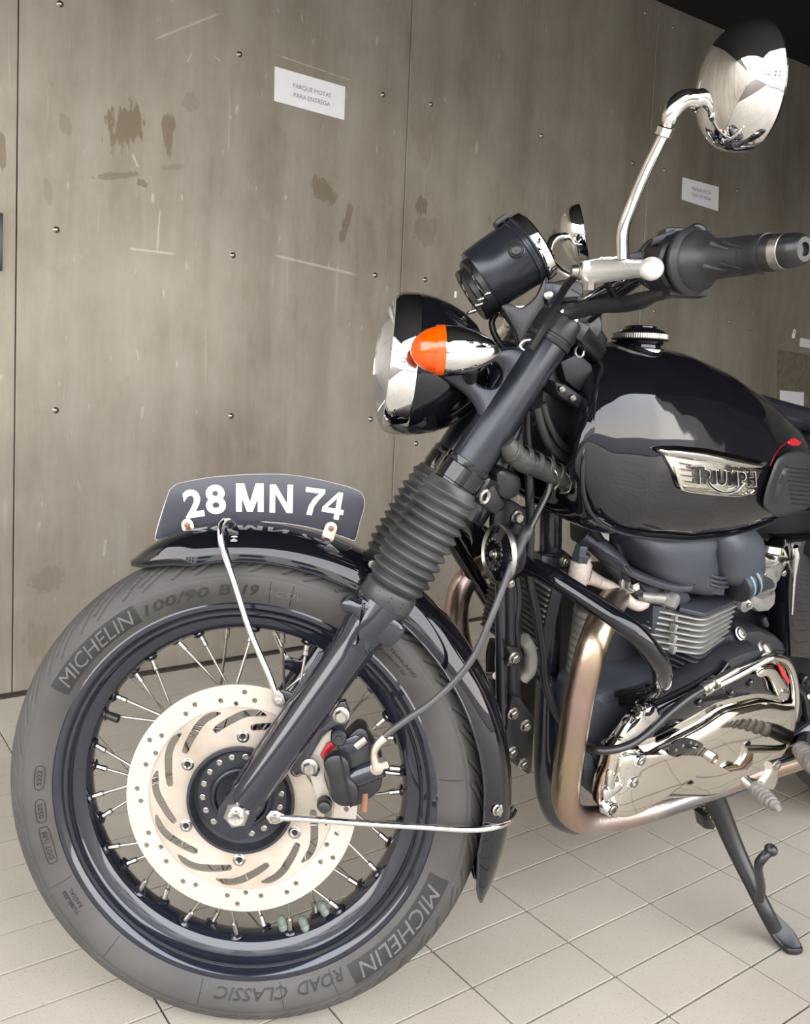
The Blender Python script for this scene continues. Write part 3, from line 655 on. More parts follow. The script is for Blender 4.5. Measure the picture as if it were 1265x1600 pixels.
# ---------------------------------------------------------------- small hardware helpers
def hexbolt(c, n, r, h=.005, parent=None, mat=bolt, washer=True, name='bolt', socket=False):
    mb = MB()
    if washer: mb.lathe(c - n * .001, n, [(0, r * 1.35), (.0012, r * 1.35), (.0016, r * 1.25)], 18, cap=(False, True))
    if socket: mb.lathe(c, n, [(0, r), (h * .85, r), (h, r * .88), (h, r * .55), (h * .4, r * .5), (h * .4, .0003)], 18)
    else: mb.hexa(c, n, r, h)
    return part(mb, name, mat, parent=parent)
def ptube(name, mat, fr, pts, r, label=None, parent=None, seg=12, n=6, kind=None):
    mb = MB(); mb.tube([fr.p(*q) for q in pts], r, seg, n); return part(mb, name, mat, label, parent)
def pslab(name, mat, fr, pts, o, d, bev=.001, label=None, parent=None, sm=0, both=True, shade=True):
    P = PXs(fr, pts, o + d, sm) if sm else PX(fr, pts, o + d)      # the outline belongs to the face we see
    mb = MB(); mb.slab([p - fr.n * d for p in P], fr.n, d, bev, both, shade); return part(mb, name, mat, label, parent)
def pbox(name, mat, fr, px, py, o, w, d, h, tilt=0, bev=.0015, parent=None, label=None):
    a = D(tilt); ux = fr.x * math.cos(a) + fr.z * math.sin(a); uz = fr.z * math.cos(a) - fr.x * math.sin(a)
    mb = MB(); mb.box(fr.p(px, py, o), ux * w / 2, fr.n.cross(ux).normalized() * h / 2, fr.n * d / 2, bev); return part(mb, name, mat, label, parent)

# ---------------------------------------------------------------- front fork
for sd in (1, -1):
    def f3(px, py, d=0.0):
        v = F.inv(F.p(px, py, .085)); return F.l(v.x, sd * (.085 + d), v.z)
    lab = 'left' if sd > 0 else 'right'
    a0, a1 = f3(388, 1243), f3(602, 937); ax = (a1 - a0).normalized(); L = (a1 - a0).length
    mb = MB(); mb.lathe(a0, ax, [(-.012, .016), (-.006, .0225), (.02, .0245), (L * .35, .0255), (L * .72, .0262), (L * .80, .0275), (L * .86, .0320), (L * .93, .0335), (L, .0335), (L, .020)], 40, cap=(True, True))
    leg = part(mb, 'fork_slider', navy, 'blue-black lacquered left fork slider' if sd > 0 else 'right fork slider')
    # axle lug with clamp
    P = []
    for x, y in [(343, 1284), (339, 1270), (345, 1252), (360, 1232), (376, 1216), (398, 1222), (418, 1240), (412, 1258), (400, 1275), (392, 1295), (378, 1308), (362, 1306), (349, 1297)]: P.append(f3(x, y, -.018))
    mb = MB(); mb.slab(catmull(P, 3, True), F.n * sd, .030, .004); part(mb, 'axle_lug', navy, parent=leg)
    P = [f3(x, y, -.012) for x, y in [(336, 1276), (340, 1262), (398, 1172), (447, 1100), (498, 1022), (512, 1018), (512, 1030), (380, 1240), (352, 1290)]]
    mb = MB(); mb.slab(P, F.n * sd, .008, .0015); part(mb, 'slider_rib', navy, parent=leg)
    # neck casting with lugs
    P = [f3(x, y, .004) for x, y in [(548, 1000), (556, 985), (558, 962), (548, 950), (537, 948), (532, 938), (536, 930), (548, 928), (562, 934), (566, 926), (600, 948), (626, 966), (630, 980), (622, 992), (606, 1002), (592, 997), (580, 1000), (572, 1014)]]
    mb = MB(); mb.slab(catmull(P, 3, True), F.n * sd, .0255, .006); part(mb, 'slider_neck', navy, parent=leg)
    # gaiter
    b0, b1 = f3(603, 935), f3(709, 757); bx = (b1 - b0).normalized(); LB = (b1 - b0).length
    prf = [(-.006, .0335), (-.004, .0350), (.014, .0350), (.0165, .0335), (.0175, .0305)]; NR = 11; T0, T1 = .020, LB - .006
    for k in range(NR):
        t = T0 + (T1 - T0) * k / NR; dt = (T1 - T0) / NR; ro = .0405 if 0 < k < NR - 2 else .0375
        prf += [(t, .0325), (t + dt * .40, ro - .0006), (t + dt * .5, ro), (t + dt * .60, ro - .0008)]
    prf += [(T1, .0320), (LB, .0310)]
    mb = MB(); mb.lathe(b0, bx, prf, 56); g_ = part(mb, 'fork_gaiter', boot, 'grey ribbed rubber fork gaiter with dust in its folds', ang=60)
    for t, R in ((.004, .0352), (.010, .0352), (LB - .024, .034), (LB - .028, .034)):
        for q in range(5):
            d_ = (F.n * sd * math.cos(q * .5 - 1) + bx.cross(F.n) * math.sin(q * .5 - 1)); mb = MB(); mb.lathe(b0 + bx * t + d_ * R, d_, [(0, .0009), (.0006, .0007)], 8, cap=(True, True)); part(mb, 'vent_hole', satin, parent=g_)
    # lower clamp
    c0, c1 = f3(703, 768), f3(735, 722); cx_ = (c1 - c0).normalized(); LC = (c1 - c0).length
    mb = MB(); mb.lathe(c0, cx_, [(0, .029), (.001, .0305), (.009, .0305), (.010, .0295), (.013, .0295), (.014, .0308), (LC - .010, .0308), (LC - .009, .0298), (LC - .006, .0305), (LC - .001, .0305), (LC, .027)], 48, cap=(True, True)); cl_ = part(mb, 'lower_clamp', gloss, 'glossy black lower fork clamp')
    # fork cover and cap
    d0, d1 = f3(730, 729), f3(855, 534); dx_ = (d1 - d0).normalized(); LD = (d1 - d0).length
    mb = MB(); mb.lathe(d0, dx_, [(0, .0265), (LD - .002, .0262), (LD, .0255)], 48); part(mb, 'fork_cover', matt, 'satin black fork cover tube')
    mb = MB(); mb.lathe(d1, dx_, [(-.002, .0275), (.0, .0285), (.004, .0285), (.005, .0275), (.008, .0275), (.009, .0285), (.030, .0285), (.034, .0265), (.034, .017)], 48, cap=(False, True)); cp_ = part(mb, 'top_clamp', satin)
    mb = MB(); mb.lathe(d1 + dx_ * .032, dx_, [(0, .0235), (.006, .0235), (.008, .021), (.008, .012), (.010, .012), (.011, .008)], 32, cap=(True, True)); part(mb, 'fork_top_bolt', chrome, parent=cp_)
    mb = MB(); mb.lathe(b0 + bx * .02, bx, [(0, .0195), (LD * 1.9, .0195)], 24); part(mb, 'fork_stanchion', chrome)
    # tab for the mudguard stay
    P = [f3(x, y, -.020) for x, y in [(428, 1090), (440, 1084), (458, 1090), (470, 1082), (476, 1100), (455, 1118), (440, 1108), (429, 1102)]]
    mb = MB(); mb.slab(P, F.n * sd, .006, .0015); part(mb, 'stay_tab', navy, parent=leg)
# yokes
def yoke(px, py, up_, h, name):
    c = F.p(px, py, 0); v = F.inv(F.p(px, py, .085)); c = F.l(v.x, 0, v.z); dirv = (F.l(*[F.inv(F.p(855, 534, .085))[i] for i in (0, 1, 2)]) - F.l(*[F.inv(F.p(730, 729, .085))[i] for i in (0, 1, 2)])).normalized(); dirv = (dirv - F.n * dirv.dot(F.n)).normalized()
    bk = dirv.cross(F.n).normalized(); bk = bk if bk.dot(F.x) > 0 else -bk
    P = [c + F.n * .105 + bk * -.012, c + F.n * .10 + bk * .03, c + F.n * .045 + bk * .075, c - F.n * .045 + bk * .075, c - F.n * .10 + bk * .03, c - F.n * .105 - bk * .012, c - F.n * .04 - bk * .02, c + F.n * .04 - bk * .02]
    mb = MB(); mb.slab([p - dirv * h / 2 for p in P], dirv, h, .004); return part(mb, name, satin), dirv, bk, c
yk, FD, FB, yc = yoke(876, 503, 0, .022, 'top_yoke')
yoke(722, 742, 0, .030, 'bottom_yoke')
mb = MB(); mb.tube([yc + FB * .045 - FD * .02, yc + FB * .045 - FD * .27], .029, 24, 1); part(mb, 'steering_head', frame_m)

# axle
mb = MB(); mb.tube([F.l(0, -.12, 0), F.l(0, .100, 0)], .0085, 20, 1); axle = part(mb, 'front_axle', steel)
mb = MB(); mb.lathe(F.o, F.n, [(.0855, .0190), (.0895, .0190), (.0900, .0175)], 32, cap=(True, True)); part(mb, 'axle_washer', bolt, parent=axle)
mb = MB(); mb.lathe(F.o, F.n, [(.0895, .0165), (.0910, .0172), (.0985, .0172), (.1000, .0155)], 6, cap=(True, True), ref=V((.3, 0, 1))); part(mb, 'axle_nut', steel, parent=axle)
mb = MB(); mb.lathe(F.o, F.n, [(.099, .0105), (.1035, .0105), (.1035, .0092), (.106, .0088), (.106, .0058), (.0985, .0052), (.0985, .0004)], 28); part(mb, 'axle_end', chrome, parent=axle)

# ---------------------------------------------------------------- brake caliper
cal = pslab('brake_caliper', satin, F, [(545, 1150), (560, 1138), (572, 1142), (580, 1160), (597, 1190), (598, 1215), (592, 1238), (570, 1255), (548, 1262), (520, 1245), (528, 1200), (530, 1170)], .040, .038, .005, 'black two-piston brake caliper behind the disc edge', sm=3)
pslab('caliper_bracket', disc_m, F, [(490, 1168), (505, 1150), (520, 1140), (532, 1150), (525, 1175), (512, 1195), (507, 1215), (515, 1245), (508, 1262), (498, 1258), (492, 1240), (484, 1215), (476, 1190), (478, 1175)], .050, .010, .002, parent=cal, sm=3)
pslab('pad_backing', red, F, [(500, 1180), (510, 1163), (520, 1158), (523, 1168), (512, 1176), (505, 1190)], .060, .006, .001, 'red brake pad backing', parent=cal)
lug = pslab('mounting_lug', navy, F, [(495, 1140), (510, 1118), (528, 1098), (540, 1096), (546, 1112), (545, 1128), (538, 1142), (520, 1140), (505, 1150), (480, 1195), (500, 1205), (495, 1215), (475, 1212), (452, 1205), (455, 1185)], .058, .014, .003, parent=cal, sm=0)
for x, y in [(532.4, 1118), (483, 1199)]: hexbolt(F.p(x, y, .074), F.n, .0082, .008, cal)
mb = MB(); c = F.p(529, 1148, .068); mb.lathe(c, F.n, [(0, .0105), (.012, .0105), (.014, .0085), (.014, .0045), (.016, .0040), (.016, .0005)], 24); part(mb, 'slide_pin', rubber, parent=cal)
mb = MB(); c = F.p(507, 1254, .068); mb.lathe(c, F.n, [(0, .0100), (.008, .0100), (.008, .0075), (.015, .0075), (.016, .0060)], 20, cap=(False, True)); part(mb, 'slide_pin', rubber, parent=cal)
for pts in ([(505, 1195), (513, 1183), (530, 1180), (543, 1188), (548, 1203), (546, 1216), (556, 1226), (561, 1240), (558, 1254), (548, 1262), (532, 1262), (520, 1254), (515, 1240), (512, 1220)],):
    pc = pslab('piston_housing', satin, F, pts, .070, .022, .006, 'dark grey double piston housing', parent=cal, sm=4)
pslab('housing_joint', gloss, F, [(530, 1181), (533, 1180), (551, 1260), (547, 1262)], .0925, .0008, 0, parent=cal)
pslab('caliper_arm', navy, F, [(528, 1165), (555, 1148), (568, 1157), (572, 1166), (545, 1182), (533, 1180)], .062, .018, .004, parent=cal, sm=2)
mb = MB(); mb.tube([F.p(556, 1166, .082), F.p(572, 1154, .082)], .0065, 14, 1); part(mb, 'bleed_screw', bolt, parent=cal)
mb = MB(); mb.tube([F.p(548, 1214, .072), F.p(596, 1196, .074)], .0145, 24, 1); part(mb, 'hose_union', navy, parent=cal)
mb = MB(); mb.tube([F.p(587, 1200, .088), F.p(584, 1178, .090), F.p(590, 1163, .090), F.p(601, 1152, .088)], [.0062, .0045, .0052, .0062], 12, 5); mb.hexa(F.p(594, 1194, .076), (F.p(604, 1191, .076) - F.p(594, 1194, .076)).normalized(), .0085, .010); mb.lathe(F.p(588, 1197, .082), F.n, [(0, .0085), (.008, .0085), (.009, .007)], 16, cap=(True, True)); part(mb, 'banjo_union', zinc, parent=cal)
mb = MB(); mb.tube([F.p(570, 1238, .075), F.p(569, 1266, .075)], [.005, .006, .0045, .006, .005], 10, 1); part(mb, 'rusty_pin', copper, parent=cal)
bh = [(600, 1151, .090), (612, 1141, .090), (640, 1121, .090), (675, 1097, .092), (713, 1061, .094), (742, 1022, .095), (765, 970, .095), (785, 920, .09), (800, 880, .085), (812, 850, .075), (820, 830, .07)]
ptube('brake_hose', hose, F, bh, .0043, 'grey front brake hose arching to the caliper')
mb = MB(); mb.tube([F.p(800, 878, .087), F.p(815, 845, .074), F.p(828, 825, .068)], [.0062, .0085, .007, .0088, .0062], 14, 4); part(mb, 'hose_grommet', rubber)
ptube('brake_hose_upper', cablem, F, [(826, 828, .07), (840, 800, .06), (857, 765, .05), (863, 735, .05), (862, 700, .05), (850, 668, .05), (842, 640, .04)], .0045)

# ---------------------------------------------------------------- mudguard stays
fs_ = [(388, 836, -.01), (370, 824, .01), (357, 814, .03), (347, 818, .052), (344, 836, .064), (349, 862, .069), (364, 905, .070), (390, 985, .072), (418, 1050, .074), (430, 1080, .074)]
def stay(pts, name, r=.0040, sd=1):
    P = []
    for x, y, o in pts: v = F.inv(F.p(x, y, o)); P.append(F.l(v.x, sd * v.y, v.z))
    mb = MB(); mb.tube(P, r, 12, 5); s = part(mb, name, chrome, 'chrome rod stay of the front mudguard'); return s, P
for sd in (1, -1):
    s, P = stay(fs_, 'mudguard_stay', .0042, sd); d_ = (P[-1] - P[-2]).normalized(); e = P[-1]
    mb = MB(); sidev = d_.cross(F.n).normalized(); Q_ = [e - d_ * .002 + sidev * .004, e + d_ * .008 + sidev * .008, e + d_ * .018 + sidev * .0075, e + d_ * .023, e + d_ * .018 - sidev * .0075, e + d_ * .008 - sidev * .008, e - d_ * .002 - sidev * .004]
    mb.slab([q - F.n * .0015 for q in Q_], F.n, .003, .0006); part(mb, 'stay_eye', bolt, parent=s); hexbolt(e + d_ * .013 + F.n * sd * .0016, F.n * sd, .0048, .003, s, socket=True)
rs = [(437, 1277, .090), (470, 1279, .088), (560, 1286, .080), (660, 1292, .074), (730, 1296, .070), (768, 1293, .060), (792, 1284, .038), (803, 1266, .0)]
for sd in (1, -1):
    P = []
    for x, y, o in rs: v = F.inv(F.p(x, y, o)); P.append(F.l(v.x, sd * o, v.z))
    mb = MB(); mb.tube(P, .0042, 12, 5); s = part(mb, 'mudguard_stay', chrome, 'chrome rod stay from the axle to the mudguard rear')
    e = P[0]; d_ = (P[0] - P[1]).normalized(); sidev = d_.cross(F.n).normalized(); mb = MB(); Q_ = [e - d_ * .006 + sidev * .004, e + d_ * .004 + sidev * .009, e + d_ * .012 + sidev * .0085, e + d_ * .018, e + d_ * .012 - sidev * .0085, e + d_ * .004 - sidev * .009, e - d_ * .006 - sidev * .004]
    mb.slab([q - F.n * .0018 for q in Q_], F.n, .0036, .0008); part(mb, 'stay_eye', pol, parent=s); hexbolt(e + d_ * .006 + F.n * sd * .002, F.n * sd, .0052, .004, s, socket=True)
# brackets on the mudguard
bk1 = pslab('mudguard_bracket', gloss, F, [(347, 832), (352, 824), (372, 832), (376, 846), (366, 856), (350, 852)], .040, .006, .0015); hexbolt(F.p(366, 846, .048), F.n, .0058, .005, bk1)
bk2 = pslab('mudguard_bracket', gloss, F, [(505, 856), (515, 848), (530, 862), (528, 876), (508, 874)], .042, .006, .0015, parent=None)
c = F.p(776, 1266, .058); hexbolt(c, (F.n * .8 + F.x * .6).normalized(), .0055, .005)
pslab('clip_plate', bolt, F, [(768, 1285), (768, 1262), (774, 1256), (784, 1258), (786, 1268), (776, 1288)], .052, .003, .0008)
hexbolt(F.p(582, 882, .050), F.n, .0042, .004)

# ---------------------------------------------------------------- headlight
hc = F.p(607, 566, 0); hx = (F.x * math.cos(D(4)) - F.z * math.sin(D(4))).normalized()
mb = MB(); mb.lathe(hc, hx, [(-.002, .0885), (-.001, .0920), (.004, .0950), (.012, .0960), (.030, .0966), (.0325, .0955)], 96); hl = part(mb, 'headlight_rim', chrome, 'wide chrome headlight rim')
mb = MB(); mb.lathe(hc, hx, [(-.0200, .0004), (-.0195, .020), (-.0175, .042), (-.0135, .062), (-.0075, .078), (-.002, .0885)], 72); part(mb, 'headlight_lens', glassm, 'domed clear headlight lens', parent=hl)
mb = MB(); mb.lathe(hc, hx, [(.0, .086), (.02, .075), (.04, .055), (.055, .03), (.06, .001)], 48); part(mb, 'reflector_bowl', chrome, parent=hl)
mb = MB(); mb.lathe(hc, hx, [(.0325, .0948), (.034, .0955), (.050, .0935), (.070, .0875), (.090, .0775), (.108, .0640), (.122, .0480), (.132, .0280), (.136, .0005)], 80); sh = part(mb, 'headlight_shell', gloss, 'glossy black headlight shell')
hexbolt(F.p(634, 627, .078), (F.n * .82 - F.z * .57).normalized(), .0042, .002, sh, bolt, True, 'shell_screw')
# ear brackets + indicators
ear_o = [(688, 587), (706, 586), (745, 583), (770, 566), (780, 546), (800, 541), (824, 545), (848, 556), (858, 568), (770, 704), (754, 662), (746, 640), (732, 620), (712, 604)]
OUT = [Q(x, y, .104) for x, y in ear_o]; hol = [Q(x, y, .104) for x, y in [(755, 570), (764, 566), (775, 567), (783, 576), (784, 590), (778, 602), (766, 606), (752, 602), (745, 593)]]
OUTc = catmull([V((a, b, 0)) for a, b in OUT], 6, True); HOLc = catmull([V((a, b, 0)) for a, b in hol], 6, True); hcn = sum(HOLc, V((0, 0, 0))) / len(HOLc)
def by_angle(loop, a):     # where a ray from the hole's centre leaves the loop
    d = V((math.cos(a), math.sin(a), 0)); best = None
    for p, q in zip(loop, loop[1:] + loop[:1]):
        e = q - p; den = d.x * e.y - d.y * e.x
        if abs(den) < 1e-12: continue
        w_ = p - hcn; t = (w_.x * e.y - w_.y * e.x) / den; s = (w_.x * d.y - w_.y * d.x) / den
        if t > 0 and -1e-6 <= s <= 1 + 1e-6 and (best is None or t > best): best = t
    return hcn + d * (best or .01)
for sd in (1, -1):
    rows = []
    for k in range(96):
        a = 2 * PI * k / 96; po_, pi_ = by_angle(OUTc, a), by_angle(HOLc, a); dd = po_ - pi_; L_ = dd.length; u_ = dd / max(L_, 1e-6); g_ = lambda p, o: F.l(p.x, sd * o, p.y); bv = min(.006, L_ * .4)
        rows.append([g_(po_, .088), g_(po_, .094), g_(po_ - u_ * bv * .3, .0985), g_(po_ - u_ * bv, .1005), g_(pi_ + u_ * bv * .5, .1005), g_(pi_ + u_ * bv * .15, .099), g_(pi_, .096), g_(pi_, .088)])
    mb = MB(); mb.grid(rows, True, True); ear = part(mb, 'headlight_ear', matt, 'satin black headlight bracket with an oval hole', ang=50)
    v0 = F.inv(F.p(641, 546, .150)); v1 = F.inv(F.p(781, 549, .150)); a = F.l(v0.x, sd * .150, v0.z); b = F.l(v1.x, sd * .150, v1.z); ix = (b - a).normalized(); k = 1 / 1330
    prf = [(0, .0006), (1.2 * k, 8 * k), (5 * k, 16 * k), (12 * k, 24 * k), (22 * k, 31 * k), (34 * k, 35.5 * k), (38 * k, 36.5 * k), (38 * k, 39 * k), (51 * k, 39.5 * k), (51 * k, 36 * k)]
    pr2 = []
    for i in range(len(prf) - 1):
        for q in range(5):
            t = q / 5; pr2.append((prf[i][0] * (1 - t) + prf[i + 1][0] * t, prf[i][1] * (1 - t) + prf[i + 1][1] * t + (.00035 if q % 2 and 0 < i < 5 else 0)))
    mb = MB(); mb.lathe(a, ix, pr2 + [prf[-1]], 48); ind = part(mb, 'indicator_lens', orange, 'amber cone-shaped indicator lens')
    mb = MB(); mb.lathe(a, ix, [(50 * k, 37.5 * k), (52 * k, 38.8 * k), (62 * k, 38.6 * k), (80 * k, 36.5 * k), (98 * k, 31.5 * k), (113 * k, 25 * k), (125 * k, 17.5 * k), (133 * k, 10.5 * k), (138 * k, 4 * k), (139.5 * k, .4 * k)], 56); part(mb, 'indicator_body', chrome, 'chrome bullet-shaped indicator body')
    mb = MB(); mb.lathe(a + ix * .004, ix, [(0, .006), (.01, .012), (.025, .016)], 20); part(mb, 'bulb_holder', steel, parent=ind)
    st0 = F.l(F.inv(F.p(735, 575, .13)).x, sd * .140, F.inv(F.p(735, 575, .13)).z); st1 = F.l(F.inv(F.p(735, 590, .10)).x, sd * .098, F.inv(F.p(735, 592, .10)).z)
    mb = MB(); mb.tube([st0, st1], .008, 14, 1); part(mb, 'indicator_stem', satin)

# ---------------------------------------------------------------- speedometer
gc = F.p(833, 384, .0); gb = F.p(752, 438, .0); gx = (gb - gc).normalized(); gx = (gx + F.n * -.05).normalized(); GR = .0470
mb = MB(); mb.lathe(gc, gx, [(.004, .0495), (.010, .0500), (.012, .0478), (.015, .0478), (.016, .0492), (.019, .0492), (.020, .0472), (.026, GR), (.060, .0462), (.080, .0455), (.0835, .0440), (.0840, .030)], 72, cap=(False, True)); sp_ = part(mb, 'speedometer_can', matt, 'satin black speedometer can')
mb = MB(); mb.lathe(gc, gx, [(-.0045, .0425), (-.0055, .0460), (-.003, .0490), (.004, .0500), (.008, .0500)], 72); part(mb, 'speedometer_bezel', chrome, 'chrome bezel', parent=sp_)
mb = MB(); mb.lathe(gc, -gx, [(.0035, .0430), (.0035, .0004)], 48); part(mb, 'dial_glass', satin, parent=sp_)
gu = gx.cross(F.n).normalized(); gu = gu if gu.z < 0 else -gu    # along the can's back face, downwards
for dq, R, l_, nm in ((.004, .0405, .010, 'can_base'), (.010, .0385, .0215, 'can_base')):
    mb = MB(); c = gc + gx * .083 + gu * dq + F.n * .000; prf = [(0, R), (l_ - .002, R), (l_, R - .002), (l_, R - .012), (l_ - .0012, R - .0125), (l_ - .0012, .0005)]; mb.lathe(c, gx, prf, 64); part(mb, nm, satin, parent=sp_)
for sx_, sy_ in [(719, 428), (735, 414)]:
    mb = MB(); pts = [F.p(sx_, sy_, .038), F.p(sx_ + 3, sy_ + 18, .044), F.p(sx_ + 13, sy_ + 38, .044), F.p(sx_ + 26, sy_ + 56, .040)]; mb.tube(pts, .0012, 6, 4); part(mb, 'can_groove', gloss, parent=sp_)
for x, y in [(739, 486), (748, 476), (755, 466), (766, 457)]:
    c = F.p(x, y, .030); d_ = (F.p(x - 11, y + 4, .036) - F.p(x, y, .030)).normalized(); mb = MB(); mb.lathe(c, d_, [(-.004, .0030), (.006, .0030), (.0065, .0022), (.010, .0022), (.0105, .001)], 10, cap=(True, True)); part(mb, 'terminal_stud', bolt, parent=sp_)
mb = MB(); c = F.p(806.5, 391.5, .0455); mb.lathe(c, (F.n * .96 + F.z * .1 - F.x * .2).normalized(), [(-.006, .0105), (.0005, .0105), (.0015, .0092), (.0008, .0078), (.0010, .0070), (.0040, .0062), (.0046, .0045), (.0038, .0004)], 36); part(mb, 'trip_button', satin, parent=sp_)
mb = MB(); c = F.p(781, 346, .0); mb.box(c, gx * .008, F.n * .012, gu * .004, .002); part(mb, 'rim_tab', satin, parent=sp_)
pslab('speedometer_bracket', satin, F, [(815, 480), (838, 462), (852, 432), (857, 445), (850, 490), (846, 520), (838, 545), (815, 548), (806, 520), (790, 492), (783, 478), (796, 474)], .018, .010, .003, sm=3)
pslab('speedometer_bracket', dark, F, [(785, 470), (800, 480), (815, 500), (828, 545), (812, 550), (798, 510), (780, 485)], -.02, .010, .003, sm=3)
ptube('speedo_cable', cablem, F, [(775, 488, -.02), (768, 505, -.02), (775, 528, -.02), (790, 545, -.02), (815, 550, -.02)], .0045)
ptube('dash_cable', cablem, F, [(850, 520, .05), (835, 540, .07), (818, 555, .08), (800, 560, .03)], .0065)
mb = MB(); c = F.p(828, 540, .100); mb.tube([c + V((math.cos(a) * .012, 0, math.sin(a) * .007)) for a in [2 * PI * q / 10 for q in range(10)]], .0012, 6, 2, closed=True); part(mb, 'cable_tie', paper)

# ---------------------------------------------------------------- handlebar, grip, switch, lever, mirrors
bar_pts = [(896, 482, .03), (915, 474, .06), (945, 456, .11), (985, 433, .18), (1030, 414, .245), (1085, 408.5, .30), (1195, 396, .366)]
P = [F.p(*q) for q in bar_pts]; Pm = []
for p in reversed(P): v = F.inv(p); Pm.append(F.l(v.x, -v.y, v.z))
mb = MB(); mb.tube(Pm + P, .0112, 20, 6); hb_ = part(mb, 'handlebar', chrome, 'chrome handlebar')
for sd in (1, -1):
    def g3(px, py, o): v = F.inv(F.p(px, py, o)); return F.l(v.x, sd * v.y, v.z)
    g0, g1 = g3(1078, 409, .300), g3(1200, 395.5, .370); gd = (g1 - g0).normalized(); LG = (g1 - g0).length
    mb = MB(); mb.lathe(g0, gd, [(-.004, .026), (.0, .0325), (.004, .0335), (.006, .0325), (.009, .0290), (.013, .0285), (.018, .0235), (.026, .0195), (.040, .0182), (.062, .0178), (LG * .72, .0178), (LG - .010, .0168), (LG - .008, .0180), (LG, .0178), (LG + .001, .010)], 48, cap=(False, True)); grip = part(mb, 'handlebar_grip', rubber, 'black rubber handlebar grip with slanted ribs')
    mb = MB(); mb.lathe(g1, gd, [(0, .0168), (.002, .0168), (.008, .0158), (.008, .0150)], 36, cap=(True, False)); mb.lathe(g1, gd, [(.017, .0152), (.024, .0148), (.030, .0135), (.033, .0105), (.033, .006), (.030, .0055), (.030, .0004)], 36); part(mb, 'bar_end_weight', satin, parent=grip)
    mb = MB(); mb.lathe(g1, gd, [(.008, .0156), (.0085, .0160), (.0165, .0156), (.017, .0150)], 36); part(mb, 'bar_end_band', chrome if 0 else steel, parent=grip)
    # ribs on the grip
    u_ = (F.z - gd * F.z.dot(gd)).normalized(); v_ = gd.cross(u_)
    for row, t0, ph in ((0, .030, .0), (0, .056, 0), (0, .082, 0), (1, .034, 0), (1, .064, 0), (1, .088, 0), (2, .040, 0), (2, .070, 0), (3, .036, 0), (3, .066, 0)):
        sgn = 1 if v_.dot(F.n) * sd > 0 else -1
        aa = D(105 - 62 * row + 10); pts = []; pr_g = lambda t: np.interp(t, [.013, .018, .026, .040, .062, LG], [.0285, .0235, .0195, .0182, .0178, .0170])
        for q in range(5):
            t = min(t0, LG - .034) + .020 * q / 4; a = aa + D(24) * q / 4; R = float(pr_g(t)); pts.append(g0 + gd * t + (u_ * math.cos(a) + v_ * sgn * math.sin(a)) * (R + .0003))
        mb = MB(); mb.tube(pts, [.0025, .0019, .0014, .0009, .0005], 8, 3); part(mb, 'grip_rib', boot, parent=grip)
    # switch housing
    s0 = g3(1022, 413, .245); sdv = (g0 - s0).normalized(); LS = (g0 - s0).length
    mb = MB(); mb.lathe(s0, sdv, [(-.004, .018), (.0, .0245), (.010, .0285), (.016, .0290), (.017, .0275), (.019, .0275), (.020, .0300), (LS - .006, .0310), (LS - .002, .029)], 14, cap=(True, True), ref=V((.25, 0, 1))); sw = part(mb, 'switch_housing', satin, 'black switch housing beside the grip', ang=25)
    mb = MB(); mb.box(g3(1052, 368, .275), F.x * .012, F.n * .012, F.z * .006, .002); part(mb, 'switch_top', satin, parent=sw)
    mb = MB(); mb.box(g3(1035, 372, .290), (F.x * .9 + F.z * .35).normalized() * .011, F.n * .003, F.z * .004, .001); part(mb, 'rocker_switch', dark, parent=sw)
    mb = MB(); mb.lathe(g3(1086, 366, .300), F.n * sd, [(-.012, .009), (.004, .010), (.006, .008)], 16, cap=(True, True)); part(mb, 'housing_lug', satin, parent=sw)
    mb = MB(); mb.box(g3(1070, 455, .290), F.x * .018, F.n * .010, F.z * .006, .002); part(mb, 'housing_foot', satin, parent=sw)
    # lever
    lp = [g3(912, 425, .215), g3(938, 424, .245), g3(965, 422, .285), g3(995, 420, .335), g3(1016, 420.5, .385)]
    mb = MB(); mb.tube(lp, [.0125, .0125, .0105, .0085, .0080], 10, 6, flat=.9); lev = part(mb, 'control_lever', silver, 'silver control lever with a ball end')
    mb = MB(); mb.sphere(lp[-1] + F.n * sd * .002, .0103, 20); part(mb, 'lever_ball', silver, parent=lev)
    pv = MB(); P_ = []
    for x, y in [(908, 410), (925, 406), (935, 405), (935, 443), (914, 443), (909, 438)]: P_.append(g3(x, y, .225))
    pv.slab(P_, F.n * sd, .010, .002); perch = part(pv, 'lever_perch', silver, parent=lev)
    mb = MB(); P_ = [g3(x, y, .235) for x, y in [(910, 411), (929, 410), (929, 421), (910, 422)]]; mb.slab(P_, F.n * sd, .0035, .0006); part(mb, 'perch_pad', silver, parent=lev)
    mb = MB(); P_ = [g3(x, y, .232) for x, y in [(934, 403), (967, 401), (968, 408), (935, 411)]]; mb.slab(P_, F.n * sd, .006, .001); part(mb, 'perch_clamp', pol, parent=lev)
    mb = MB(); mb.hexa(g3(921, 441, .232), -F.z, .0060, .009); part(mb, 'perch_bolt', steel, parent=lev)
    mb = MB(); mb.lathe(g3(907, 424, .222), -F.x, [(-.002, .0095), (.003, .0095), (.004, .007), (.010, .006)], 18, cap=(True, True)); part(mb, 'cable_adjuster', steel, parent=lev)
    mb = MB(); P_ = [g3(x, y, .262) for x, y in [(966, 402), (1010, 392), (1035, 400), (1034, 408), (1002, 411), (968, 411)]]; mb.slab(P_, F.n * sd, .014, .002); part(mb, 'lever_bracket', dark, parent=lev)
    # mirror
    mc = g3(1164, 137, .38) if sd > 0 else F.l(*(lambda v: (v.x, -.40, v.z))(F.inv(F.p(906, 366, -.40))))
    vd = (mc - CAM).normalized() if 0 else None
    vr = (mc - CAM).normalized(); lf = -RT + vr * RT.dot(vr); lf.normalize(); dn_ = -UP + vr * UP.dot(vr); dn_.normalize()
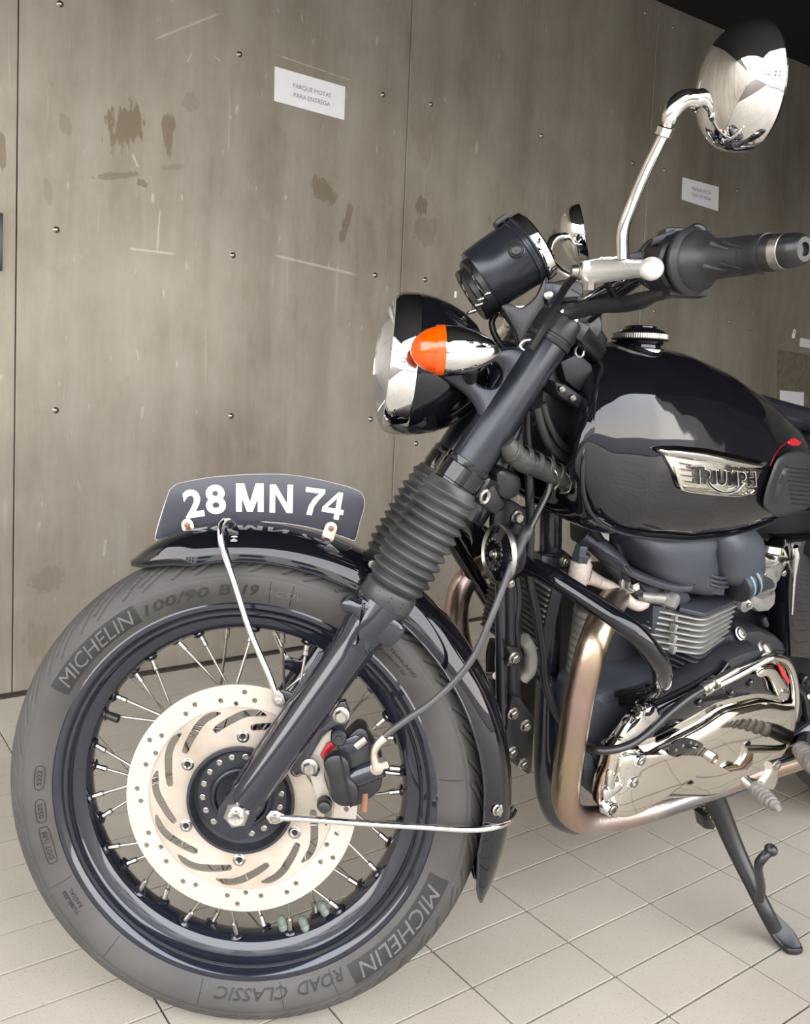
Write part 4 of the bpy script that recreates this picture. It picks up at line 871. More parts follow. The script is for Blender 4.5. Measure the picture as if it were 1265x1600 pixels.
    if sd > 0: dmir = (-vr * .46 + lf * .885 + dn_ * .05).normalized()
    else: dmir = (-vr * .06 + lf * .97 + dn_ * .22).normalized()
    RMi = .0535; mb = MB()
    prf = [(-.006, .0004), (-.006, RMi - .004), (-.006, RMi - .001), (-.004, RMi), (.0, RMi + .0003), (.004, RMi - .0005)]
    for q in range(1, 14):
        a = q / 13 * PI / 2; prf.append((.004 + .030 * math.sin(a), max(.0005, (RMi - .0005) * math.cos(a) ** .92)))
    mb.lathe(mc, dmir, prf[3:], 72); mir = part(mb, 'mirror_shell', chrome, 'large round chrome mirror back' if sd > 0 else 'far round chrome mirror seen edge-on')
    mb = MB(); mb.lathe(mc, dmir, [(-.004, RMi), (-.006, RMi - .001), (-.006, RMi - .003)], 64); part(mb, 'mirror_edge', gloss, parent=mir)
    mb = MB(); mb.lathe(mc, dmir, [(-.0055, RMi - .003), (-.0055, .0004)], 48); part(mb, 'mirror_glass', chrome, parent=mir)
    if sd > 0:
        stem = [(973, 404, .30), (972.5, 372, .305), (976, 348, .31), (990, 312, .318), (1010, 265, .332), (1038, 207, .350), (1044, 192, .354)]
        elb = [(1044, 192, .354), (1049, 178, .357), (1059, 163, .358), (1072, 156, .358), (1092, 157, .356)]
        SP = [g3(*q) for q in stem]; EP = [g3(*q) for q in elb]
    else:
        e = mc + dmir * .030; EP = [F.l(*(F.inv(F.p(*q)))) for q in [(857, 392, -.36), (860, 380, -.37), (868, 373, -.38), (884, 371, -.39)]]; SP = [F.l(*(F.inv(F.p(*q)))) for q in [(905, 440, -.30), (880, 425, -.32), (862, 408, -.35), (857, 392, -.36)]]
    mb = MB(); mb.tube(SP, [.0058, .0058, .0054, .0050, .0046], 16, 6); part(mb, 'mirror_stem', chrome, parent=mir)
    mb = MB(); mb.tube(EP, [.0060, .0080, .0092, .0092, .0090], 20, 6); part(mb, 'mirror_elbow', chrome, parent=mir)
    ed = (EP[-1] - EP[-2]).normalized(); mb = MB(); mb.lathe(EP[-1] - ed * .004, ed, [(0, .0098), (.001, .0112), (.004, .0112), (.005, .0100), (.006, .0112), (.009, .0112), (.010, .0098), (.016, .0092)], 28); part(mb, 'elbow_collar', chrome, parent=mir)
    sv = (SP[-1] - SP[-2]).normalized(); mb = MB(); mb.lathe(SP[-1] - sv * .012, sv, [(0, .0068), (.001, .0078), (.008, .0078), (.009, .0068)], 6, cap=(True, True)); part(mb, 'stem_nut', chrome, parent=mir)
for sd in (1, -1):    # bar risers and clamps
    c = F.l(*(lambda v: (v.x, .038 * sd, v.z))(F.inv(F.p(893, 484, .038))))
    mb = MB(); mb.box(c, FB * .020, F.n * .014, FD * .020, .005); cl2 = part(mb, 'bar_clamp', satin); hexbolt(c + FD * .020 + FB * .010, FD, .005, .004, cl2, socket=True)
pslab('ignition_block', dark, F, [(868, 440), (900, 436), (912, 450), (905, 470), (870, 478), (858, 462)], -.05, .05, .006, sm=3)
pslab('warning_light_block', matt, F, [(851, 452), (853, 440), (866, 440), (884, 446), (880, 466), (856, 478)], .0, .030, .004, sm=2)
mb = MB(); mb.lathe(F.p(856, 462, .032), F.n, [(0, .006), (.004, .006), (.005, .004)], 12, cap=(True, True)); part(mb, 'clamp_bolt', bolt)
ptube('wiring_sleeve', rubber, F, [(1045, 455, .275), (1022, 462, .255), (1000, 470, .225), (970, 476, .185), (938, 478, .150), (905, 486, .115), (875, 493, .095)], [.0075, .0065, .0095, .0090, .0085, .0090, .0088], 'black rubber wiring sleeve below the bar', seg=14)
ptube('clutch_cable', cablem, F, [(904, 427, .222), (888, 442, .19), (872, 468, .155), (856, 500, .128), (842, 525, .118), (830, 545, .112)], .0045, 'black clutch cable looping over the fork top')
ptube('brake_line', satin, F, [(946, 436, .20), (952, 452, .18), (958, 466, .16), (948, 482, .12)], .0035)
ptube('throttle_cable', cablem, F, [(1005, 436, .20), (970, 462, .15), (935, 490, .08), (905, 515, .02)], .0035)
ptube('bar_cable', cablem, F, [(905, 468, .08), (880, 470, .06), (862, 480, .03), (845, 505, .0)], .004)
for k, (x0, y0) in enumerate([(900, 455), (915, 466), (925, 478)]):
    ptube('dash_wire', cablem, F, [(x0 - 30, y0 + 18, .02), (x0 - 10, y0 + 2, .0), (x0 + 8, y0 + 8, -.03), (x0 + 10, y0 + 40, -.05)], .004)
pslab('top_cover', rubber, F, [(880, 500), (905, 488), (935, 488), (945, 505), (940, 525), (920, 540), (898, 538), (885, 520)], .0, .055, .012, sm=4, both=False)
for k in range(4):
    mb = MB(); c = F.p(928 - k * 2, 520 + k * 9, -.05); mb.tube([c, c + V((.012, .01, -.012))], .011, 12, 1); part(mb, 'cable_boot', copper if k == 3 else rubber)
mb = MB(); c = F.p(905, 549, .06); mb.tube([c + (F.x * math.cos(a) + F.z * 1.3 * math.sin(a)) * .0055 for a in [2 * PI * q / 10 for q in range(10)]], .0018, 8, 2, closed=True); part(mb, 'cable_eye', bolt)

# ================================================================ main frame, tank and engine
def pz(px, py, z):     # picture point on the plane of constant height z of the main frame
    r = ray(px, py); t = ((M.l(0, 0, z) - CAM).dot(M.z)) / r.dot(M.z); return CAM + r * t
# ---- tank
TT = [M.inv(M.p(x, y, .035)) for x, y in [(911, 556), (946, 546), (1000, 543), (1039, 546), (1084, 555), (1132, 576), (1180, 608), (1212, 637), (1244, 672), (1262, 694)]]
TB_ = [M.inv(M.p(x, y, .112)) for x, y in [(912, 770), (930, 812), (965, 830), (1014, 839), (1071, 842), (1132, 836), (1180, 824), (1240, 808), (1300, 800)]]
ttx, ttz = [p.x for p in TT], [p.z for p in TT]; tbx, tbz = [p.x for p in TB_], [p.z - .020 for p in TB_]
X0, X1 = tbx[0] - .028, ttx[-1] + .03; (lambda *a: 0)('TANK', [round(q, 3) for q in ttx], [round(q, 3) for q in ttz], [round(q, 3) for q in tbx], [round(q, 3) for q in tbz])
def tz(x):
    a = float(np.interp(x, ttx, ttz)); b = float(np.interp(x, tbx, tbz))
    f = min(1, max(0, (x - X0) / .075)); q = math.sqrt(max(0, 1 - (1 - f) ** 2)); g_ = min(1, max(0, (X1 - x) / .05)); q2 = math.sqrt(max(0, 1 - (1 - g_) ** 2))
    q = min(q, q2); mid = a * .42 + b * .58
    return mid + (a - mid) * (.30 + .70 * q), mid + (b - mid) * (.40 + .60 * q)
def tw(x): return float(np.interp(x, [X0, X0 + .004, X0 + .012, X0 + .03, X0 + .06, X0 + .12, .2, .3, .4, .5, .6, X1 - .01, X1], [.03, .082, .094, .106, .119, .131, .136, .131, .117, .100, .090, .07, .02]))
NE = 2.5
def tank_o(x, z):
    a, b = tz(x); zc = b + (a - b) * .40; h = (a - zc) if z > zc else (zc - b); q = min(1, abs((z - zc) / h)); e = 2.25 if z > zc else 3.4
    return tw(x) * (1 - q ** e) ** (1 / e)
rows = []
for i in range(72):
    t = i / 71; x = X0 + (X1 - X0) * (.5 - .5 * math.cos(PI * t) if 0 else t ** 1.25); a, b = tz(x); zc = b + (a - b) * .40; w_ = tw(x); row = []
    for k in range(96):
        an = 2 * PI * k / 96; c, s = math.cos(an), math.sin(an); e = 2.25 if s >= 0 else 3.4
        o_ = w_ * math.copysign(abs(c) ** (2 / e), c); xs = x + .060 * max(0, 1 - (o_ / .100) ** 2) * max(0, 1 - (x - X0) / .075)
        row.append(M.l(xs, w_ * math.copysign(abs(c) ** (2 / e), c), zc + (a - zc if s >= 0 else zc - b) * math.copysign(abs(s) ** (2 / e), s)))
    rows.append(row)
mb = MB(); mb.grid(rows, cap=(True, True)); tank = part(mb, 'fuel_tank', gloss, 'glossy black teardrop fuel tank', ang=60)
def TS(px, py, lift=0.0):
    o = .13
    for _ in range(12):
        v = M.inv(M.p(px, py, o)); o = o * .4 + .6 * tank_o(v.x, v.z)
    v = M.inv(M.p(px, py, o + lift)); return M.l(v.x, v.y, v.z)
mb = MB(); seam = [M.p(x, y, o) for x, y, o in [(938, 640, .094), (925, 668, .097), (914, 700, .10), (910, 730, .103), (910, 760, .105), (916, 788, .108), (932, 813, .112), (966, 831, .116), (1014, 840, .118), (1071, 843, .120), (1132, 837, .118), (1175, 826, .114), (1205, 814, .108)]]
mb.tube(seam, .0032, 10, 5); part(mb, 'tank_seam', gloss, parent=tank)
# filler cap
CZ = (V((0, 0, 1)) + M.x * .02).normalized(); CX = (M.x - CZ * M.x.dot(CZ)).normalized(); CY = CZ.cross(CX)
fc = M.l(*(lambda v: (v.x, 0, v.z))(M.inv(M.p(998, 548, 0))))
mb = MB(); mb.lathe(fc, CZ, [(-.004, .034), (.001, .0345), (.002, .0330), (.003, .0290), (.007, .0280), (.010, .0310), (.012, .0320), (.0135, .0300)], 56); cap_ = part(mb, 'filler_cap', gloss, 'black filler cap with a knurled bright ring')
mb = MB(); mb.lathe(fc, CZ, [(-.003, .0352), (.0005, .0358), (.0015, .0345)], 56); part(mb, 'cap_base_ring', chrome, parent=cap_)
mb = MB()
rows = []
for t, R in [(.0140, .0345), (.0148, .0375), (.0160, .0382), (.0220, .0382), (.0232, .0370)]:
    rows.append([fc + CZ * t + (CX * math.cos(a) + CY * math.sin(a)) * (R + (.0004 if k % 2 and R > .037 else 0)) for k, a in enumerate([2 * PI * q / 160 for q in range(160)])])
mb.grid(rows, cap=(True, True)); part(mb, 'knurled_ring', steel, parent=cap_, ang=20)
mb = MB(); mb.lathe(fc, CZ, [(.0232, .0360), (.0265, .0320), (.0300, .0240), (.0310, .0215), (.0330, .0210), (.0340, .0195), (.0342, .0003)], 56); part(mb, 'cap_dome', gloss, parent=cap_)
# badge
def lerp_poly(P, t):
    P = [V((a, b, 0)) for a, b in P]; L = [0]
    for i in range(1, len(P)): L.append(L[-1] + (P[i] - P[i - 1]).length)
    return float(np.interp(t * L[-1], L, [p.x for p in P])), float(np.interp(t * L[-1], L, [p.y for p in P]))
def surf_patch(name, mat, top_, bot_, lift0, lift1, parent, nu=28, nv=8, label=None, edge=.35):
    rows = []
    for j in range(nv + 1):
        row = []; s = j / nv
        for i in range(nu + 1):
            t = i / nu; a = lerp_poly(top_, t); b = lerp_poly(bot_, t); px, py = a[0] + (b[0] - a[0]) * s, a[1] + (b[1] - a[1]) * s
            e = min(1, min(s, 1 - s) / edge + 1e-6) if edge else 1; e2_ = min(1, min(t, 1 - t) / .05) if edge else 1
            row.append(TS(px, py, lift0 + (lift1 - lift0) * math.sin(min(e, e2_) * PI / 2)))
        rows.append(row)
    mb = MB(); mb.grid(rows, False); return part(mb, name, mat, label, parent, ang=50)
badge = surf_patch('tank_badge', pol, [(1026, 700), (1049, 702), (1100, 707), (1150, 716), (1196, 727)], [(1060, 752), (1067, 766), (1100, 772), (1147, 776), (1168, 773), (1179, 766)], .000, .0035, tank, edge=.12, label='winged alloy tank badge reading TRIUMPH')
surf_patch('badge_wing', chrome, [(1024, 700), (1034, 697.5), (1063, 697), (1105, 701), (1147, 710), (1178, 718), (1199, 723)], [(1026, 705), (1040, 713), (1065, 717), (1100, 722), (1140, 729), (1170, 734), (1190, 734)], .003, .009, badge, edge=.5)
for k in range(5):
    x0, y0 = 1060 + k * 2.5, 724 + k * 9.5; L_ = 20 + k * 5
    mb = MB(); mb.tube([TS(x0 + q * L_ / 3, y0 + q * (1.2 - .1 * k) * L_ / 20, .0045) for q in range(4)], .0013, 8, 3); part(mb, 'badge_rib', pol, parent=badge)
    if k: mb = MB(); mb.tube([TS(1165 - k * 0 + q * 6, 742 + k * 7 + q * .8, .0045) for q in range(3)], .0013, 8, 2); part(mb, 'badge_rib', pol, parent=badge)
mb = MB(); mb.tube([TS(x, y, .0045) for x, y in [(1053, 728), (1058, 745), (1064, 762), (1072, 767), (1100, 771), (1147, 775), (1168, 772), (1177, 767)]], .0014, 8, 4); part(mb, 'badge_border', pol, parent=badge)
lets = [('T', 1081, 1102, 729, 757, 1), ('R', 1099, 1115, 734, 757, 0), ('I', 1114, 1119.5, 735, 757, 0), ('U', 1121.5, 1135, 735.5, 758, 0), ('M', 1138, 1153, 737, 759, 0), ('P', 1156, 1166, 738, 760, 0), ('H', 1168.5, 1181, 738, 760, 0)]
for ch, xa, xb, ya, yb, big in lets:
    for mat_, off_, li, grow in ((silver, .035, .0055, 1.0), (gloss, .020, .0068, 0)):
        vs, fs = text_mesh(ch, 1.0, .0001, offset=off_ if ch != 'M' else min(off_, .02), res=2, align='LEFT'); x0 = min(p.x for p in vs); x1 = max(p.x for p in vs); y1 = max(p.y for p in vs); y0 = min(p.y for p in vs); mb = MB(); out = []
        for p in vs:
            u_, v_ = (p.x - x0) / (x1 - x0), (p.y - y0) / (y1 - y0)
            out.append(TS(xa - grow + (xb - xa + 2 * grow) * u_ - v_ * 1.5, yb + grow - (yb - ya + 2 * grow) * v_, li + (p.z > 0) * .0006))
        mb.add(out, fs, False); part(mb, 'badge_letter' if mat_ is gloss else 'letter_outline', mat_, parent=badge, ang=0)
mb = MB(); mb.tube([TS(x, y, .0062) for x, y in [(1106, 753), (1112, 761), (1124, 768), (1136, 770), (1150, 766), (1161, 755)]], .0022, 8, 5); part(mb, 'letter_outline', silver, parent=badge)
mb = MB(); mb.tube([TS(x, y, .0076) for x, y in [(1106, 753), (1112, 761), (1124, 768), (1136, 770), (1150, 766), (1161, 755)]], .0012, 8, 5); part(mb, 'badge_letter', gloss, parent=badge)
# knee pad and red flash
kp = [(1199, 799), (1191, 788), (1195, 765), (1204, 738), (1213, 717), (1228, 707), (1245, 704), (1262, 708), (1280, 722), (1290, 748), (1284, 775), (1262, 794), (1238, 804), (1215, 808)]
kp = [(p.x, p.y) for p in catmull([V((a, b, 0)) for a, b in kp], 3, True)]; cxk = sum(p[0] for p in kp) / len(kp); cyk = sum(p[1] for p in kp) / len(kp); rows = []
for s, l in [(1, -.002), (1, .003), (.97, .0065), (.92, .008), (.8, .0085), (.6, .0085), (.57, .0075), (.54, .0085), (.3, .009), (.03, .009)]: rows.append([TS(cxk + (x - cxk) * s, cyk + (y - cyk) * s, l) for x, y in kp])
mb = MB(); mb.grid(rows, cap=(False, True)); kpo = part(mb, 'knee_pad', rubber, 'black rubber knee pad on the rear of the tank', ang=60)
for k in range(9):
    mb = MB(); mb.tube([TS(1228 + k * 1 + q * 14, 730 + k * 7 + q * 1.5, .0095) for q in range(4)], .0008, 6, 2); part(mb, 'pad_line', satin, parent=kpo)
surf_patch('red_flash', red, [(1230, 690), (1235, 685), (1243, 685), (1251, 691)], [(1231, 693), (1236, 696), (1245, 697), (1251, 693)], .0005, .002, tank, 10, 3, edge=.3)
mb = MB(); mb.tube([TS(x, y, .0006) for x, y in [(1229, 691), (1218, 700), (1209, 714), (1203, 728)]], .0004, 6, 4); part(mb, 'red_pinstripe', red, parent=tank)

# ---- frame tubes
ptube('down_tube', frame_m, M, [(885, 600, .0), (868, 690, .0), (861, 770, .0), (859, 955, .0), (856, 1090, .0), (853, 1170, .005)], .0155, 'black front frame tube', seg=20)
ptube('cradle_tube', frame_m, M, [(853, 1060, .02), (851, 1130, .03), (850, 1200, .04), (856, 1250, .045), (878, 1283, .05), (930, 1285, .05), (1060, 1255, .05), (1200, 1210, .05)], .0155, 'black cradle tube curving under the engine', seg=20)
mb = MB(); mb.tube([M.l(-.015, 0, -.02), M.l(.30, 0, -.01), M.l(.62, 0, -.05), M.l(1.1, 0, -.06)], .02, 16, 5); part(mb, 'spine_tube', frame_m)
pslab('frame_gusset', satin, M, [(853, 590), (872, 560), (905, 552), (945, 560), (950, 640), (930, 690), (925, 760), (915, 800), (890, 800), (868, 740), (852, 690), (846, 640)], -.015, .05, .006, 'black plastic cover between the fork and the tank', sm=2)
pslab('cover_rib', satin, M, [(912, 628), (936, 632), (920, 690), (914, 690), (928, 640), (912, 636)], .035, .004, .001)
pslab('key_block', dark, M, [(876, 566), (905, 552), (925, 570), (930, 596), (905, 612), (884, 596)], .0, .05, .003)
pslab('fuse_block', dark, M, [(866, 596), (886, 602), (912, 620), (925, 640), (905, 640), (872, 618)], .03, .035, .004)
for x, y in [(895, 622), (878, 608), (916, 628), (1020 - 102, 634)]: hexbolt(M.p(x, y, .068), M.n, .003, .003, None)
pslab('rear_filler', dark, M, [(960, 800), (1120, 800), (1330, 780), (1330, 905), (1180, 912), (1060, 905), (960, 880)], -.08, .10, .01)

# wiring and cables behind the fork
ptube('taped_harness', tape, M, [(790, 690, .06), (800, 706, .062), (820, 722, .064), (845, 733, .064), (870, 744, .062), (900, 756, .06), (918, 770, .05)], [.011, .0135, .0145, .013, .0135, .0125, .010], 'wiring bundle wrapped in cloth tape', seg=16)
for k in range(7):
    c = V((0, 0, 0)); x = 800 + k * 17; y = 705 + k * 8.6; mb = MB(); a, b = M.p(x, y, .062), M.p(x + 10, y + 5, .062); d_ = (b - a).normalized(); mb.lathe(a, d_, [(-.004, .0135), (-.003, .0148), (.003, .0150), (.004, .0136)], 16, ref=V((.3 * (k % 3), 1, .4))); part(mb, 'tape_wrap', tape)
ptube('coolant_pipe', cablem, M, [(838, 636, .07), (846, 668, .072), (858, 694, .07), (880, 715, .064), (914, 733, .05)], .0058)
ptube('throttle_cable', cablem, M, [(847, 630, .07), (856, 660, .072), (872, 690, .068), (892, 708, .06), (914, 720, .05)], .0052)
ptube('wiring_tube', cablem, M, [(826, 640, .05), (824, 690, .05), (827, 760, .05), (828, 830, .05), (826, 900, .05), (838, 960, .05), (846, 1010, .05), (850, 1060, .05), (862, 1100, .055), (884, 1146, .06)], .0062)
ptube('wiring_tube', cablem, M, [(806, 900, .05), (810, 935, .05), (806, 975, .05), (808, 1010, .05)], .0048)
ptube('steel_loom_tie', bolt, M, [(866, 735, .078), (870, 742, .08), (872, 755, .074), (866, 764, .07)], .0012)
ptube('steel_loom_tie', bolt, M, [(884, 738, .078), (892, 752, .078), (888, 768, .072), (874, 770, .07)], .0012)
pslab('relay', satin, M, [(776, 742), (790, 734), (815, 746), (814, 770), (800, 782), (780, 776)], .02, .035, .006, sm=2)
pslab('lock_block', satin, M, [(752, 764), (772, 756), (790, 790), (776, 806), (752, 788), (746, 776)], .03, .03, .004, sm=0)
mb = MB(); c = M.p(757, 776, .065); mb.tube([c + (M.x * math.cos(a) * .8 + M.z * math.sin(a)) * .0075 for a in [2 * PI * q / 12 for q in range(12)]], .0028, 8, 2, closed=True); part(mb, 'steel_eye', bolt)
pslab('headstock_plate', satin, M, [(778, 790), (800, 782), (818, 794), (832, 800), (834, 850), (815, 868), (796, 840), (776, 850), (770, 820)], .01, .01, .002, sm=2)
hexbolt(M.p(808, 808, .022), M.n, .0072, .006)
pslab('horn_bracket', dark, M, [(806, 818), (818, 822), (815, 845), (806, 865), (796, 855), (798, 832)], .022, .006, .002)
pslab('small_connector', bracketm, M, [(914, 788), (921, 800), (930, 815), (926, 826), (915, 824), (908, 806)], .06, .012, .002)
pslab('white_tag', paper, M, [(936, 822), (952, 824), (951, 845), (940, 842)], .05, .001, 0)
pslab('cable_clip', satin, M, [(908, 778), (922, 782), (932, 822), (948, 845), (936, 848), (915, 822)], .045, .010, .002)
# horn
hn = (-M.x - M.n * .16).normalized(); hp = M.p(781, 866, .060)
mb = MB(); mb.lathe(hp, hn, [(-.026, .012), (-.022, .026), (-.010, .030), (-.006, .0365), (-.002, .0382), (.003, .0380), (.004, .0362)], 56, cap=(True, False)); horn = part(mb, 'horn', satin, 'round disc horn with a bright rim')
mb = MB(); mb.lathe(hp, hn, [(-.001, .0388), (.001, .0396), (.0045, .0392), (.0055, .0375), (.0035, .0365), (.0045, .0352), (.0035, .0345)], 56); part(mb, 'horn_rim', bolt, parent=horn)
mb = MB(); mb.lathe(hp, hn, [(.0035, .0350), (.0060, .0300), (.0090, .0235), (.0095, .0200), (.0085, .0150), (.0050, .0120), (.0040, .0080), (.0070, .0070)], 56); part(mb, 'horn_dish', gloss, parent=horn)
mb = MB(); mb.lathe(hp, hn, [(.004, .0070), (.009, .0068), (.010, .0055), (.013, .0050), (.0135, .0035), (.011, .0030), (.011, .0003)], 20); part(mb, 'horn_nut', bolt, parent=horn)
hv = (M.z - hn * M.z.dot(hn)).normalized(); hu = hn.cross(hv)
for k in range(18):
    a = 2 * PI * k / 18; c = hp + (hu * math.cos(a) + hv * math.sin(a)) * .0195 + hn * .0097; mb = MB(); mb.box(c, (hu * math.cos(a) + hv * math.sin(a)) * .0016, (hv * math.cos(a) - hu * math.sin(a)) * (.0012 if k % 3 else .0006), hn * .0004); part(mb, 'stamped_mark', bolt, parent=horn)

# oil cooler and brackets
c = M.p(824, 965, .02); zt = M.inv(M.p(820, 905, .02)).z; zb_ = M.inv(M.p(826, 1022, .02)).z; vc = M.inv(c); hz = (zt - zb_) / 2; zc_ = (zt + zb_) / 2
mb = MB(); mb.box(M.l(vc.x + .012, -.01, zc_), M.x * .010, M.n * .062, M.z * hz, .001); oc = part(mb, 'oil_cooler', dark, 'ribbed oil cooler in front of the engine')
for k in range(15):
    z = zc_ - hz + (k + .5) * 2 * hz / 15; mb = MB(); mb.box(M.l(vc.x + .008, -.01, z), M.x * .011, M.n * .060, (M.z * .7 - M.x * .5) * .0018, 0); part(mb, 'cooler_fin', cooler, parent=oc)
ptube('cooler_side_tube', frame_m, M, [(783, 905, .045), (783, 1000, .045), (784, 1110, .045), (790, 1185, .045)], .0085, seg=16)
ptube('cooler_side_tube', satin, M, [(800, 905, .04), (799, 1000, .04), (800, 1100, .04), (803, 1180, .04)], .0125, seg=16)
ptube('cooler_pipe', satin, M, [(796, 905, .055), (797, 960, .055), (797, 1020, .055)], .006)
pslab('cooler_clip', satin, M, [(790, 1010), (812, 1012), (818, 1022), (812, 1042), (792, 1042), (800, 1028)], .055, .010, .003); hexbolt(M.p(803, 1028, .066), M.n, .0065, .006)
hexbolt(M.p(798, 912, .062), M.n, .0045, .003, socket=True)
mb = MB(); mb.tube([M.p(818, 998, .05), M.p(828, 1016, .05), M.p(828, 1045, .05), M.p(816, 1060, .045)], .009, 14, 5); part(mb, 'cooler_elbow', bracketm)
mp2 = pslab('engine_mount_plate', satin, M, [(800, 1088), (812, 1090), (832, 1118), (834, 1150), (831, 1206), (824, 1210), (800, 1192), (792, 1188), (790, 1150), (796, 1110)], .050, .007, .002, 'black engine mounting plate with four bolts')
for x, y in [(801, 1115), (820.5, 1133.5), (799.5, 1175.5), (817, 1193.5)]: hexbolt(M.p(x, y, .0575), M.n, .0068, .006, mp2)
hexbolt(M.p(882, 876, .03), M.n, .0068, .006, socket=True); hexbolt(M.p(882, 897, .03), M.n, .0068, .006, socket=True)
pslab('mount_lug', frame_m, M, [(846, 868), (872, 872), (884, 862), (896, 872), (892, 905), (872, 912), (848, 905)], .005, .025, .003)
hexbolt(M.p(831, 1042, .03), M.n, .006, .006)
ptube('far_foot_lever', satin, M, [(771, 1000, -.10), (766, 1020, -.10), (766, 1050, -.10), (768, 1085, -.10)], .0075)
mb = MB(); mb.tube([M.p(755, 1054, -.12), M.p(775, 1056, -.06)], .006, 12, 1); part(mb, 'cross_peg', bolt)

# exhaust headers
def spx(pts): return [M.p(*q) for q in pts]
HP = [(1030, 925, .0), (1000, 918, .03), (970, 925, .065), (947, 957, .105), (925, 1010, .130), (907, 1080, .133), (893, 1160, .133), (884, 1225, .130), (886, 1260, .128), (904, 1279, .125), (940, 1280, .125), (1000, 1268, .125), (1080, 1241, .125), (1160, 1212, .125), (1260, 1180, .13)]
mb = MB(); P = catmull(spx(HP), 8); P += [P[-1] + M.x * .3 + M.z * -.01, P[-1] + M.x * .75]
mb.tube(P, .0192, 28, 1); hd = part(mb, 'exhaust_header', exh, 'heat-stained left exhaust header pipe')
HR = [(870, 890, -.06), (820, 878, -.10), (775, 880, -.125), (742, 893, -.13), (722, 916, -.13), (713, 950, -.13), (715, 990, -.13), (724, 1030, -.13), (734, 1070, -.13), (745, 1120, -.13), (752, 1160, -.128)]
P = catmull(spx(HR), 8); v = M.inv(P[-1]); lo = M.inv(spx([HP[9]])[0])
P += catmull([M.l(v.x - .002, -.125, v.z - .03), M.l(v.x + .0, -.125, lo.z + .05), M.l(v.x + .035, -.125, lo.z), M.l(v.x + .12, -.125, lo.z), M.l(v.x + .5, -.125, lo.z + .01), M.l(v.x + 1.2, -.13, lo.z + .03)], 6)
mb = MB(); mb.tube(P, .0192, 28, 1); part(mb, 'exhaust_header', exh, 'right exhaust header pipe, seen behind the mudguard')
# engine guard bars
GB = [(800, 884, .035), (830, 886, .060), (870, 906, .10), (920, 938, .145), (970, 972, .185), (1005, 1002, .205), (1029, 1036, .21), (1034, 1058, .20), (1030, 1072, .17), (1000, 1084, .13), (950, 1095, .08), (905, 1103, .05)]
for sd in (1, -1):
    P = []
    for q in GB: v = M.inv(M.p(*q)); P.append(M.l(v.x, sd * v.y, v.z))
    mb = MB(); mb.tube(P, .0128, 22, 6); part(mb, 'engine_guard_bar', gloss, 'glossy black engine guard bar looping out from the frame')
ptube('guard_brace', gloss, M, [(905, 1092, .07), (960, 1085, .10), (1012, 1075, .16)], .005)
ptube('far_brace', gloss, M, [(700, 798, -.12), (735, 822, -.10), (775, 850, -.05)], .0135)

ptube('far_guard_tube', gloss, M, [(698, 830, -.12), (733, 888, -.12), (778, 962, -.12)], .0125)
# ---- engine
blk = pslab('crankcase', engdark, M, [(915, 1075), (940, 1000), (985, 940), (1100, 930), (1300, 930), (1320, 1160), (1200, 1195), (1100, 1215), (1000, 1235), (940, 1245), (915, 1215), (905, 1150)], -.12, .16, .02, 'dark engine crankcase')
pslab('crankcase_side', engine, M, [(926, 1108), (936, 1088), (960, 1076), (1020, 1066), (1062, 1054), (1100, 1040), (1150, 1032), (1190, 1020), (1215, 1030), (1150, 1090), (1060, 1150), (985, 1215), (950, 1240), (925, 1228), (912, 1195), (915, 1150)], .03, .075, .018, 'grey dusty crankcase side', sm=3, both=False)
pslab('crankcase_front', engine, M, [(918, 1170), (940, 1168), (960, 1176), (968, 1200), (958, 1235), (944, 1256), (925, 1240), (912, 1215)], .085, .035, .012, sm=3, both=False)
for x, y in [(944, 1162), (982, 1146)]: mb = MB(); mb.lathe(M.p(x, y, .105), M.n, [(-.01, .010), (.003, .009), (.006, .006), (.006, .0003)], 20); part(mb, 'case_boss', bracketm)
pslab('case_step', engdark, M, [(1085, 1008), (1130, 995), (1190, 985), (1235, 1010), (1220, 1030), (1150, 1045), (1100, 1060), (1070, 1050)], .04, .06, .012, sm=2, both=False)
hexbolt(M.p(1157, 990, .10), (M.n + M.z * .8).normalized(), .0085, .004, socket=True)
pslab('case_web', engine, M, [(1100, 1035), (1118, 1030), (1150, 1050), (1110, 1075), (1070, 1090), (1090, 1062)], .09, .02, .006, sm=2, both=False)
# cylinder block with fins
zC = M.inv(M.p(1099, 968, .125)).z; zL = M.inv(M.p(1094, 1021, .125)).z; zK = M.inv(M.p(1060, 1062, .11)).z
Lp, Cp, Rp = pz(1013, 951, zC), pz(1100, 969, zC), pz(1151, 946, zC)
def fin(k, N, l0, c0, r0, l1, c1, r1, z0, z1, name='cylinder_fin', th=.0030, mat=alu):
    t = k / (N - 1); z = z0 + (z1 - z0) * t; f_ = lambda a, b: (a[0] + (b[0] - a[0]) * t, a[1] + (b[1] - a[1]) * t)
    L_, C_, R_ = [M.inv(pz(*f_(a, b), z)) for a, b in ((l0, l1), (c0, c1), (r0, r1))]
    u1 = (L_ - C_).normalized(); u2 = (R_ - C_).normalized(); pts = [L_] + [C_ + u1 * .014 * (1 - q) ** 2 + u2 * .014 * q ** 2 for q in (0, .25, .5, .75, 1)] + [R_, V((R_.x, .0, z)), V((L_.x + .12, min(L_.y, .0) - .02, z)), V((L_.x + .01, min(L_.y, .03) - .03, z))]
    mb = MB(); mb.slab([M.l(p.x, p.y, z - th) for p in pts], M.z, th, .0006, smooth=False); return part(mb, name, mat, parent=blk_c)
blk_c = pslab('cylinder_block', engine, M, [(1020, 945), (1098, 960), (1140, 940), (1135, 1000), (1092, 1040), (1065, 1060), (1040, 1050), (1018, 1010)], .0, .088, .006, 'finned cylinder block')
for k in range(7): fin(k, 7, (1013, 951), (1100, 969), (1151, 946), (1014, 1009), (1095, 1022), (1137, 993), zC, zL)
